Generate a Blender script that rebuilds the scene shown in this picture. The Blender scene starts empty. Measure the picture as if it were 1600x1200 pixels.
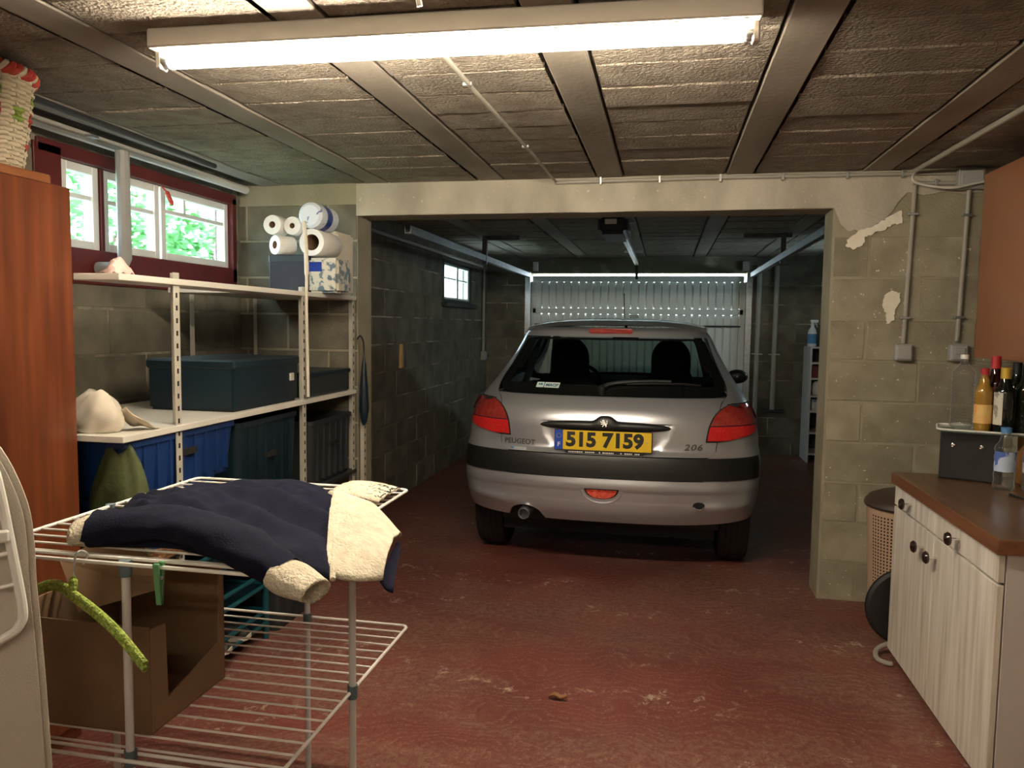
import bpy, bmesh, math, random
from mathutils import Vector, Matrix
random.seed(7)
S = bpy.context.scene
COL = S.collection
PI = math.pi

# ------------------------------------------------------------------ camera, world, exposure
cam = bpy.data.cameras.new('camera')
cam.sensor_width = 36.0
cam.lens = 36.0 * 1200 / 1600
cam.clip_start = 0.05
co = bpy.data.objects.new('camera', cam)
COL.objects.link(co)
R = Matrix(((0.9806, -0.02765, 0.19407), (0.1956, 0.07253, -0.978), (0.01296, 0.99698, 0.07654)))
co.matrix_world = Matrix.Translation((0, 0, 1.38)) @ R.to_4x4()
S.camera = co

w = bpy.data.worlds.new('sky')
S.world = w
w.use_nodes = True
bg = w.node_tree.nodes['Background']
bg.inputs[0].default_value = (0.72, 0.9, 1.0, 1)
bg.inputs[1].default_value = 6.0
S.view_settings.view_transform = 'Standard'
S.view_settings.look = 'None'
S.view_settings.exposure = 2.1
S.view_settings.gamma = 1.0
S.view_settings.use_curve_mapping = False
S.cycles.use_denoising = True
S.cycles.max_bounces = 10
S.cycles.transparent_max_bounces = 16
S.cycles.sample_clamp_indirect = 6.0
LAMP_COL = (1.0, 0.86, 0.66)
LAMP_STR = 46.0


def portal(name, loc, rot, sx, sy):
    l = bpy.data.lights.new(name, 'AREA')
    l.shape = 'RECTANGLE'
    l.size, l.size_y = sx, sy
    l.cycles.is_portal = True
    o = bpy.data.objects.new(name, l)
    o.location = loc
    o.rotation_euler = rot
    COL.objects.link(o)


portal('window_portal', (-2.56, 3.38, 1.86), (0, -PI / 2, 0), 0.42, 1.3)
portal('fill_window_portal', (2.3, 7.45, 1.79), (0, PI / 2, 0), 0.36, 1.0)
portal('small_window_portal', (-2.3, 7.45, 1.79), (0, -PI / 2, 0), 0.36, 1.15)


# ------------------------------------------------------------------ materials
def mat(name, c1, c2=None, scale=6.0, stretch=(1, 1, 1), rough=0.6, metal=0.0, bump=0.0, bscale=60.0, bdist=0.01,
        ramp=(0.35, 0.65), detail=5.0, coat=0.0, rnd=0.0, trans=0.0, alpha=1.0, emit=None, estr=0.0, spec=None,
        speck=None, speck_t=0.7, speck_s=90.0, sheen=0.0, c3=None):
    m = bpy.data.materials.new(name)
    m.use_nodes = True
    nt = m.node_tree
    N, L = nt.nodes, nt.links
    b = N['Principled BSDF']
    b.inputs['Base Color'].default_value = (*c1, 1)
    b.inputs['Roughness'].default_value = rough
    b.inputs['Metallic'].default_value = metal
    b.inputs['Coat Weight'].default_value = coat
    b.inputs['Transmission Weight'].default_value = trans
    b.inputs['Alpha'].default_value = alpha
    if spec is not None:
        b.inputs['Specular IOR Level'].default_value = spec
    if sheen:
        b.inputs['Sheen Weight'].default_value = sheen
    if emit:
        b.inputs['Emission Color'].default_value = (*emit, 1)
        b.inputs['Emission Strength'].default_value = estr
    if c2 is None and not bump:
        return m
    tc = N.new('ShaderNodeTexCoord')
    mp = N.new('ShaderNodeMapping')
    mp.inputs['Scale'].default_value = stretch
    L.new(tc.outputs['Object'], mp.inputs['Vector'])
    vec = mp.outputs['Vector']
    raw = tc.outputs['Object']
    if rnd:
        oi = N.new('ShaderNodeObjectInfo')
        mu = N.new('ShaderNodeMath'); mu.operation = 'MULTIPLY'; mu.inputs[1].default_value = 37.0
        L.new(oi.outputs['Random'], mu.inputs[0])
        ad = N.new('ShaderNodeVectorMath'); ad.operation = 'ADD'
        L.new(vec, ad.inputs[0]); L.new(mu.outputs[0], ad.inputs[1])
        vec = ad.outputs[0]
        ad2 = N.new('ShaderNodeVectorMath'); ad2.operation = 'ADD'
        L.new(raw, ad2.inputs[0]); L.new(mu.outputs[0], ad2.inputs[1])
        raw = ad2.outputs[0]
    if c2 is not None:
        no = N.new('ShaderNodeTexNoise')
        no.inputs['Scale'].default_value = scale
        no.inputs['Detail'].default_value = detail
        L.new(vec, no.inputs['Vector'])
        cr = N.new('ShaderNodeValToRGB')
        cr.color_ramp.elements[0].position = ramp[0]
        cr.color_ramp.elements[0].color = (*c1, 1)
        cr.color_ramp.elements[1].position = ramp[1]
        cr.color_ramp.elements[1].color = (*c2, 1)
        if c3:
            e = cr.color_ramp.elements.new((ramp[0] + ramp[1]) / 2); e.color = (*c3, 1)
        L.new(no.outputs['Fac'], cr.inputs['Fac'])
        out = cr.outputs['Color']
        if speck:
            n2 = N.new('ShaderNodeTexNoise')
            n2.inputs['Scale'].default_value = speck_s
            n2.inputs['Detail'].default_value = 2
            L.new(raw, n2.inputs['Vector'])
            r2 = N.new('ShaderNodeValToRGB')
            r2.color_ramp.elements[0].position = speck_t
            r2.color_ramp.elements[1].position = speck_t + 0.04
            L.new(n2.outputs['Fac'], r2.inputs['Fac'])
            mx = N.new('ShaderNodeMix'); mx.data_type = 'RGBA'
            L.new(r2.outputs['Color'], mx.inputs[0])
            L.new(out, mx.inputs[6]); mx.inputs[7].default_value = (*speck, 1)
            out = mx.outputs[2]
        if rnd:
            hs = N.new('ShaderNodeHueSaturation')
            ma = N.new('ShaderNodeMapRange')
            ma.inputs[3].default_value = 1 - rnd; ma.inputs[4].default_value = 1 + rnd
            L.new(oi.outputs['Random'], ma.inputs[0])
            L.new(ma.outputs[0], hs.inputs['Value'])
            L.new(out, hs.inputs['Color'])
            out = hs.outputs['Color']
        L.new(out, b.inputs['Base Color'])
    if bump:
        nb = N.new('ShaderNodeTexNoise')
        nb.inputs['Scale'].default_value = bscale
        nb.inputs['Detail'].default_value = 3
        L.new(raw, nb.inputs['Vector'])
        bp = N.new('ShaderNodeBump')
        bp.inputs['Strength'].default_value = bump
        bp.inputs['Distance'].default_value = bdist
        L.new(nb.outputs['Fac'], bp.inputs['Height'])
        L.new(bp.outputs['Normal'], b.inputs['Normal'])
    return m


def glass_mat(name, tint, gloss=0.1, rough=0.0):
    m = bpy.data.materials.new(name)
    m.use_nodes = True
    nt = m.node_tree
    N, L = nt.nodes, nt.links
    N.remove(N['Principled BSDF'])
    t = N.new('ShaderNodeBsdfTransparent'); t.inputs[0].default_value = (*tint, 1)
    g = N.new('ShaderNodeBsdfGlossy'); g.inputs['Roughness'].default_value = rough
    fr = N.new('ShaderNodeFresnel'); fr.inputs[0].default_value = 1.45
    ad = N.new('ShaderNodeMath'); ad.operation = 'MULTIPLY'; ad.inputs[1].default_value = gloss * 10
    L.new(fr.outputs[0], ad.inputs[0])
    mx = N.new('ShaderNodeMixShader')
    L.new(ad.outputs[0], mx.inputs[0]); L.new(t.outputs[0], mx.inputs[1]); L.new(g.outputs[0], mx.inputs[2])
    L.new(mx.outputs[0], N['Material Output'].inputs[0])
    return m


def pet_mat(name):
    m = bpy.data.materials.new(name)
    m.use_nodes = True
    nt = m.node_tree
    N, L = nt.nodes, nt.links
    N.remove(N['Principled BSDF'])
    t = N.new('ShaderNodeBsdfTransparent'); t.inputs[0].default_value = (0.97, 0.98, 0.97, 1)
    d = N.new('ShaderNodeBsdfTranslucent'); d.inputs[0].default_value = (0.85, 0.88, 0.86, 1)
    g = N.new('ShaderNodeBsdfGlossy'); g.inputs['Roughness'].default_value = 0.12
    lw = N.new('ShaderNodeLayerWeight'); lw.inputs[0].default_value = 0.25
    m1 = N.new('ShaderNodeMixShader'); m2 = N.new('ShaderNodeMixShader'); m2.inputs[0].default_value = 0.10
    mr = N.new('ShaderNodeMapRange'); mr.inputs[3].default_value = 0.12; mr.inputs[4].default_value = 0.6
    L.new(lw.outputs['Facing'], mr.inputs[0]); L.new(mr.outputs[0], m1.inputs[0])
    L.new(t.outputs[0], m1.inputs[1]); L.new(d.outputs[0], m1.inputs[2])
    L.new(m1.outputs[0], m2.inputs[1]); L.new(g.outputs[0], m2.inputs[2])
    L.new(m2.outputs[0], N['Material Output'].inputs[0])
    return m


def floor_mat():
    m = bpy.data.materials.new('worn_red_floor_paint')
    m.use_nodes = True
    nt = m.node_tree
    N, L = nt.nodes, nt.links
    b = N['Principled BSDF']
    tc = N.new('ShaderNodeTexCoord')

    def noise(sc, det=6, dist=0.0, rough=0.55, vec=None):
        n = N.new('ShaderNodeTexNoise')
        n.inputs['Scale'].default_value = sc; n.inputs['Detail'].default_value = det
        n.inputs['Distortion'].default_value = dist; n.inputs['Roughness'].default_value = rough
        L.new(vec or tc.outputs['Object'], n.inputs['Vector'])
        return n.outputs['Fac']

    def ramp(src, p0, p1):
        r = N.new('ShaderNodeMapRange'); r.interpolation_type = 'SMOOTHSTEP'
        r.inputs[1].default_value = p0; r.inputs[2].default_value = p1
        L.new(src, r.inputs[0])
        return r.outputs[0]

    def mul(a, c):
        k = N.new('ShaderNodeMath'); k.operation = 'MULTIPLY'
        L.new(a, k.inputs[0])
        if isinstance(c, float):
            k.inputs[1].default_value = c
        else:
            L.new(c, k.inputs[1])
        return k.outputs[0]

    def mix(f, a, c):
        x = N.new('ShaderNodeMix'); x.data_type = 'RGBA'
        L.new(f, x.inputs[0])
        for s, v in ((6, a), (7, c)):
            if isinstance(v, tuple):
                x.inputs[s].default_value = (*v, 1)
            else:
                L.new(v, x.inputs[s])
        return x.outputs[2]
    mp = N.new('ShaderNodeMapping'); mp.inputs['Scale'].default_value = (0.55, 1.6, 1)
    L.new(tc.outputs['Object'], mp.inputs['Vector'])
    base = mix(ramp(noise(1.3), 0.35, 0.65), (0.125, 0.034, 0.027), (0.180, 0.048, 0.038))
    worn = mul(ramp(noise(1.2, 6, 0.6, 0.65, mp.outputs[0]), 0.40, 0.60), ramp(noise(34, 8, 0.3, 0.8), 0.42, 0.60))
    c = mix(mul(worn, 0.62), base, (0.25, 0.165, 0.118))
    c = mix(mul(ramp(noise(210, 3, 0.0, 0.7), 0.56, 0.70), 0.5), c, (0.36, 0.22, 0.17))
    chip = mul(ramp(noise(2.1, 4, 0.2, 0.55, mp.outputs[0]), 0.50, 0.64), ramp(noise(15, 8, 0.5, 0.78), 0.56, 0.62))
    c = mix(chip, c, (0.52, 0.43, 0.32))
    # trowel swirls: fine distorted rings
    wv = N.new('ShaderNodeTexWave'); wv.wave_type = 'RINGS'; wv.rings_direction = 'Z'
    wv.inputs['Scale'].default_value = 7.0; wv.inputs['Distortion'].default_value = 34
    wv.inputs['Detail'].default_value = 4; wv.inputs['Detail Scale'].default_value = 0.5; wv.inputs['Detail Roughness'].default_value = 0.4
    L.new(tc.outputs['Object'], wv.inputs['Vector'])
    fine = ramp(noise(95, 3, 0.2), 0.42, 0.68)
    sw = mul(ramp(wv.outputs['Fac'], 0.55, 0.95), fine)
    c = mix(mul(sw, 0.42), c, (0.40, 0.24, 0.19))
    speck = mul(ramp(noise(130, 2), 0.70, 0.74), 0.7)
    c = mix(speck, c, (0.62, 0.55, 0.45))
    L.new(c, b.inputs['Base Color'])
    b.inputs['Roughness'].default_value = 0.42
    b.inputs['Specular IOR Level'].default_value = 0.35
    h = N.new('ShaderNodeMath'); h.operation = 'ADD'
    L.new(mul(wv.outputs['Fac'], 0.25), h.inputs[0]); L.new(noise(55, 4), h.inputs[1])
    bp = N.new('ShaderNodeBump'); bp.inputs['Strength'].default_value = 0.55; bp.inputs['Distance'].default_value = 0.005
    L.new(h.outputs[0], bp.inputs['Height'])
    L.new(bp.outputs['Normal'], b.inputs['Normal'])
    return m


M = {}
M['floor'] = floor_mat()
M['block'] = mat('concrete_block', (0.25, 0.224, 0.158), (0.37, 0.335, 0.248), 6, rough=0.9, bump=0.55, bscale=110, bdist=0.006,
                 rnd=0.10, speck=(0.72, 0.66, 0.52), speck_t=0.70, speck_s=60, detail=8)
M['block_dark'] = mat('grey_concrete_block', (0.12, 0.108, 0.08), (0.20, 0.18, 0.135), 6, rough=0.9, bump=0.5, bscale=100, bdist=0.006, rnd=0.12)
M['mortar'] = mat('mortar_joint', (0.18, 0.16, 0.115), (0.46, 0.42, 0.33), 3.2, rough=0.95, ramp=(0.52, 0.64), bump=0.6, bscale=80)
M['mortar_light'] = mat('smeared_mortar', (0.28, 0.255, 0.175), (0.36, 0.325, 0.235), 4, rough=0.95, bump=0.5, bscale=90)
M['lintel'] = mat('rough_cast_concrete', (0.36, 0.33, 0.265), (0.52, 0.48, 0.40), 5, stretch=(1, 1, 0.5), rough=0.9, bump=0.6, bscale=70, bdist=0.006,
                  speck=(0.62, 0.58, 0.48), speck_t=0.70, speck_s=42, detail=9)
M['white_wall'] = mat('white_wall_paint', (0.80, 0.77, 0.71), (0.84, 0.81, 0.75), 4, rough=0.8)
M['plaster'] = mat('white_filler_plaster', (0.78, 0.73, 0.60), (0.86, 0.82, 0.70), 20, rough=0.85, bump=0.3, bscale=60)
M['ceil_block'] = mat('granular_ceiling_block', (0.215, 0.183, 0.145), (0.30, 0.262, 0.212), 14, rough=0.95, bump=1.0, bscale=85, bdist=0.012, rnd=0.08)
M['beam'] = mat('smooth_concrete_beam', (0.22, 0.19, 0.155), (0.32, 0.285, 0.24), 5, stretch=(1, 0.4, 1), rough=0.75, bump=0.15, bscale=40, rnd=0.05)
M['ceil_dark'] = mat('ceiling_joint', (0.07, 0.06, 0.05), (0.22, 0.2, 0.16), 4, rough=1.0, ramp=(0.5, 0.7))
M['maroon'] = mat('maroon_paint', (0.09, 0.008, 0.010), (0.13, 0.014, 0.015), 5, rough=0.45)
M['white_paint'] = mat('white_gloss_paint', (0.80, 0.80, 0.78), (0.86, 0.86, 0.84), 8, rough=0.35)
M['white_wire'] = mat('white_plastic_coat', (0.86, 0.84, 0.80), rough=0.32)
M['post_tube'] = mat('white_lacquered_tube', (0.62, 0.60, 0.60), rough=0.3)
M['grey_plastic'] = mat('blue_grey_plastic', (0.10, 0.14, 0.16), rough=0.45)
M['cream_metal'] = mat('cream_enamelled_steel', (0.50, 0.47, 0.40), (0.56, 0.53, 0.46), 12, rough=0.45)
M['white_shelf'] = mat('white_shelf_board', (0.72, 0.69, 0.62), (0.78, 0.75, 0.68), 5, rough=0.5)
M['hole'] = mat('dark_recess', (0.012, 0.011, 0.010), rough=0.9)
M['mahogany'] = mat('varnished_mahogany', (0.085, 0.021, 0.008), (0.21, 0.058, 0.020), 5, stretch=(5, 5, 0.35), rough=0.33, ramp=(0.3, 0.72), coat=0.25)
M['mahogany_edge'] = mat('mahogany_edge', (0.22, 0.075, 0.028), (0.29, 0.11, 0.042), 8, stretch=(6, 1, 6), rough=0.35)
M['counter'] = mat('brown_wood_worktop', (0.105, 0.050, 0.024), (0.165, 0.082, 0.040), 5, stretch=(7, 0.7, 7), rough=0.28, coat=0.2)
M['counter_edge'] = mat('brown_worktop_edge', (0.13, 0.050, 0.020), (0.20, 0.080, 0.034), 6, stretch=(6, 0.6, 9), rough=0.4)
M['laminate'] = mat('whitewashed_wood_laminate', (0.52, 0.46, 0.37), (0.82, 0.77, 0.69), 4, stretch=(9, 9, 0.55), rough=0.42, ramp=(0.3, 0.66), c3=(0.71, 0.65, 0.56))
M['carcass'] = mat('grey_white_melamine', (0.58, 0.53, 0.50), (0.62, 0.57, 0.54), 3, rough=0.5)
M['orange_laminate'] = mat('orange_brown_laminate', (0.27, 0.105, 0.050), (0.31, 0.125, 0.062), 2, rough=0.32)
M['chrome'] = mat('chrome', (0.8, 0.8, 0.8), rough=0.12, metal=1.0)
M['knob'] = mat('dark_brown_knob', (0.025, 0.012, 0.010), rough=0.12, coat=0.6)
M['galv'] = mat('galvanised_steel', (0.50, 0.52, 0.54), (0.62, 0.64, 0.66), 30, rough=0.35, metal=0.9)
M['rail'] = mat('dull_galvanised_rail', (0.16, 0.17, 0.175), (0.22, 0.23, 0.235), 20, rough=0.5, metal=0.5)
M['conduit'] = mat('grey_pvc_conduit', (0.33, 0.31, 0.265), (0.37, 0.35, 0.30), 10, rough=0.45)
M['grey_box'] = mat('grey_pvc_box', (0.34, 0.34, 0.33), (0.38, 0.38, 0.37), 10, rough=0.4)
M['fixture'] = mat('white_enamel_batten', (0.74, 0.70, 0.62), rough=0.35)
M['tube_light'] = mat('lit_fluorescent_tube', (1, 1, 1), emit=LAMP_COL, estr=LAMP_STR)
M['fill_tube'] = mat('weak_fill_lamp_tube', (1, 1, 1), emit=LAMP_COL, estr=LAMP_STR * 0.22)
M['tube_off'] = mat('unlit_fluorescent_tube', (0.55, 0.55, 0.54), rough=0.25)
M['navy'] = mat('navy_fleece', (0.0045, 0.0055, 0.016), (0.007, 0.008, 0.024), 60, rough=0.95, bump=0.5, bscale=260, bdist=0.003, spec=0.2)
M['sherpa'] = mat('cream_sherpa_fleece', (0.62, 0.55, 0.42), (0.75, 0.68, 0.54), 50, rough=1.0, bump=1.0, bscale=170, bdist=0.008)
M['cardboard'] = mat('brown_cardboard', (0.21, 0.125, 0.065), (0.26, 0.16, 0.088), 6, rough=0.85)
M['card_in'] = mat('brown_cardboard_flap', (0.30, 0.19, 0.105), (0.34, 0.22, 0.125), 6, rough=0.85)
M['green_cloth'] = mat('lime_green_cord', (0.16, 0.26, 0.02), (0.42, 0.52, 0.10), 160, rough=0.7, bump=0.8, bscale=200)
M['green_plastic'] = mat('green_plastic', (0.10, 0.28, 0.12), rough=0.4)
M['board_cloth'] = mat('pale_grey_cotton', (0.48, 0.43, 0.37), (0.58, 0.53, 0.46), 3, rough=0.9, bump=0.25, bscale=300)
M['teal'] = mat('teal_plastic', (0.005, 0.065, 0.085), (0.007, 0.08, 0.10), 8, rough=0.4)
M['blue'] = mat('blue_plastic', (0.007, 0.030, 0.125), (0.010, 0.040, 0.16), 8, rough=0.4)
M['dark_teal'] = mat('dark_teal_plastic', (0.004, 0.014, 0.022), (0.006, 0.020, 0.030), 6, rough=0.4)
M['dark_grey'] = mat('charcoal_plastic', (0.018, 0.022, 0.025), (0.026, 0.031, 0.034), 6, rough=0.5)
M['olive'] = mat('olive_green_bag', (0.045, 0.060, 0.018), (0.095, 0.115, 0.04), 6, rough=0.7, bump=0.4, bscale=30)
M['wicker'] = mat('brown_wicker', (0.13, 0.055, 0.022), (0.24, 0.12, 0.05), 60, rough=0.6, bump=0.5, bscale=90)
M['rush_cream'] = mat('cream_woven_rush', (0.58, 0.50, 0.36), (0.70, 0.62, 0.46), 30, rough=0.7, rnd=0.05)
M['rush_red'] = mat('red_dyed_rush', (0.42, 0.035, 0.025), (0.52, 0.06, 0.04), 30, rough=0.6)
M['rush_green'] = mat('green_dyed_rush', (0.20, 0.30, 0.04), (0.28, 0.38, 0.06), 30, rough=0.6)
M['paper'] = mat('white_tissue_paper', (0.74, 0.70, 0.66), (0.80, 0.77, 0.72), 20, rough=0.95)
M['pack_white'] = mat('white_blue_wrap', (0.70, 0.76, 0.84), (0.12, 0.20, 0.38), 38, rough=0.3, ramp=(0.62, 0.66))
M['pack_blue'] = mat('blue_wrap', (0.01, 0.03, 0.22), (0.02, 0.05, 0.30), 8, rough=0.3)
M['pack_mix'] = mat('printed_wrap', (0.55, 0.50, 0.40), (0.10, 0.14, 0.16), 34, rough=0.4, ramp=(0.5, 0.58))
M['navy_box'] = mat('dark_navy_card', (0.018, 0.018, 0.028), (0.026, 0.026, 0.038), 8, rough=0.7)
M['pink'] = mat('pale_pink_cloth', (0.72, 0.48, 0.44), (0.82, 0.62, 0.56), 12, rough=0.9)
M['bag_print'] = mat('cream_bag_with_red_print', (0.62, 0.54, 0.42), (0.48, 0.05, 0.03), 9, rough=0.8, ramp=(0.64, 0.67))
M['cream_cloth'] = mat('cream_cotton', (0.62, 0.56, 0.46), (0.70, 0.64, 0.54), 14, rough=0.95)
M['black'] = mat('black_lacquer', (0.012, 0.012, 0.013), (0.018, 0.018, 0.02), 10, rough=0.35)
M['black_rubber'] = mat('black_rubber', (0.010, 0.010, 0.011), rough=0.6)
M['hamper'] = mat('beige_plastic', (0.48, 0.33, 0.22), (0.53, 0.37, 0.25), 6, rough=0.45)
M['hamper_lid'] = mat('brown_plastic', (0.045, 0.027, 0.020), (0.055, 0.034, 0.026), 6, rough=0.4)
M['pet'] = pet_mat('clear_pet_plastic')
M['dark_glass'] = mat('dark_bottle_glass', (0.006, 0.008, 0.006), rough=0.06, coat=0.5)
M['wine_glass'] = mat('dark_red_wine_glass', (0.03, 0.004, 0.004), rough=0.07, coat=0.5)
M['oil'] = mat('golden_oil', (0.30, 0.16, 0.02), (0.36, 0.20, 0.03), 6, rough=0.08, coat=0.5)
M['label_white'] = mat('white_paper_label', (0.62, 0.58, 0.48), (0.30, 0.28, 0.24), 42, rough=0.7, ramp=(0.55, 0.6))
M['label_orange'] = mat('orange_yellow_label', (0.72, 0.55, 0.20), (0.75, 0.25, 0.05), 9, rough=0.6)
M['label_red'] = mat('red_printed_label', (0.28, 0.05, 0.05), (0.55, 0.45, 0.38), 50, rough=0.6, ramp=(0.56, 0.6))
M['label_blue'] = mat('blue_white_label', (0.50, 0.58, 0.74), (0.08, 0.14, 0.42), 14, rough=0.5, ramp=(0.5, 0.53))
M['cap_red'] = mat('red_cap', (0.42, 0.02, 0.03), rough=0.35)
M['cap_gold'] = mat('yellow_gold_cap', (0.62, 0.42, 0.06), rough=0.35, metal=0.3)
M['cap_blue'] = mat('blue_cap', (0.08, 0.22, 0.48), rough=0.4)
M['cap_white'] = mat('white_cap', (0.75, 0.74, 0.70), rough=0.4)
M['tan_wicker'] = mat('tan_wicker', (0.34, 0.17, 0.06), (0.50, 0.28, 0.11), 50, rough=0.6, bump=0.5, bscale=80)
M['tan_board'] = mat('orange_tan_board', (0.42, 0.20, 0.07), (0.48, 0.24, 0.09), 6, rough=0.4)
M['tray_glass'] = mat('smoky_glass_tray', (0.10, 0.14, 0.13), rough=0.1, coat=0.5)
M['door_metal'] = mat('white_painted_sheet_steel', (0.74, 0.75, 0.72), (0.79, 0.80, 0.77), 4, rough=0.5)
M['dark_metal'] = mat('dark_steel', (0.06, 0.06, 0.065), rough=0.45, metal=0.6)
M['yellow_wood'] = mat('pale_softwood', (0.55, 0.36, 0.14), (0.62, 0.42, 0.18), 20, rough=0.6)
M['leaf'] = mat('dry_brown_leaf', (0.22, 0.10, 0.035), (0.30, 0.15, 0.06), 40, rough=0.8)
M['hedge'] = mat('green_foliage', (0.10, 0.34, 0.10), (0.22, 0.52, 0.18), 3, rough=0.6)
M['lawn'] = mat('grass_ground', (0.10, 0.17, 0.05), (0.16, 0.24, 0.08), 5, rough=0.95)
M['pane'] = glass_mat('window_glass', (0.93, 0.97, 0.97), 0.08)
M['spray'] = mat('white_spray_plastic', (0.72, 0.74, 0.76), rough=0.4)
M['spray_label'] = mat('blue_label', (0.06, 0.22, 0.42), rough=0.5)
M['cable'] = mat('black_cable', (0.012, 0.012, 0.012), rough=0.5)
M['white_cable'] = mat('white_cable', (0.62, 0.60, 0.55), rough=0.5)
# car
M['silver'] = mat('silver_car_paint', (0.49, 0.505, 0.55), (0.51, 0.525, 0.57), 300, rough=0.30, metal=0.65, coat=0.7)
M['car_black'] = mat('black_bumper_plastic', (0.010, 0.010, 0.010), rough=0.42)
M['gap'] = mat('black_seal', (0.006, 0.006, 0.006), rough=0.8)
M['car_glass'] = glass_mat('tinted_car_glass', (0.46, 0.54, 0.50), 0.09)
M['side_glass'] = mat('dark_side_glass', (0.006, 0.007, 0.008), rough=0.05, coat=0.5)
M['frit'] = mat('black_glass_border', (0.006, 0.007, 0.007), rough=0.08, coat=0.3)
M['interior'] = mat('charcoal_car_fabric', (0.010, 0.011, 0.013), (0.015, 0.016, 0.019), 30, rough=0.95)
M['lens'] = mat('dull_red_lens', (0.26, 0.022, 0.018), (0.32, 0.035, 0.028), 40, rough=0.18, coat=0.6)
M['reflector'] = mat('bright_red_reflector', (0.52, 0.010, 0.012), (0.66, 0.03, 0.03), 160, rough=0.22, coat=0.5, bump=0.4, bscale=220, bdist=0.002)
M['fog'] = mat('clear_red_lens', (0.60, 0.035, 0.02), (0.80, 0.16, 0.10), 55, rough=0.15, coat=0.6)
M['plate'] = mat('yellow_plate', (0.80, 0.55, 0.02), rough=0.35)
M['plate_blue'] = mat('blue_plate_band', (0.01, 0.06, 0.42), rough=0.35)
M['ink'] = mat('black_print', (0.01, 0.01, 0.01), rough=0.6)
M['white_ink'] = mat('white_print', (0.85, 0.85, 0.82), rough=0.5)
M['badge'] = mat('dark_chrome_badge', (0.16, 0.15, 0.14), rough=0.3, metal=0.7)
M['sticker'] = mat('pale_sticker', (0.60, 0.72, 0.72), rough=0.4)
M['sticker_ink'] = mat('teal_print', (0.02, 0.12, 0.18), rough=0.5)


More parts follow.
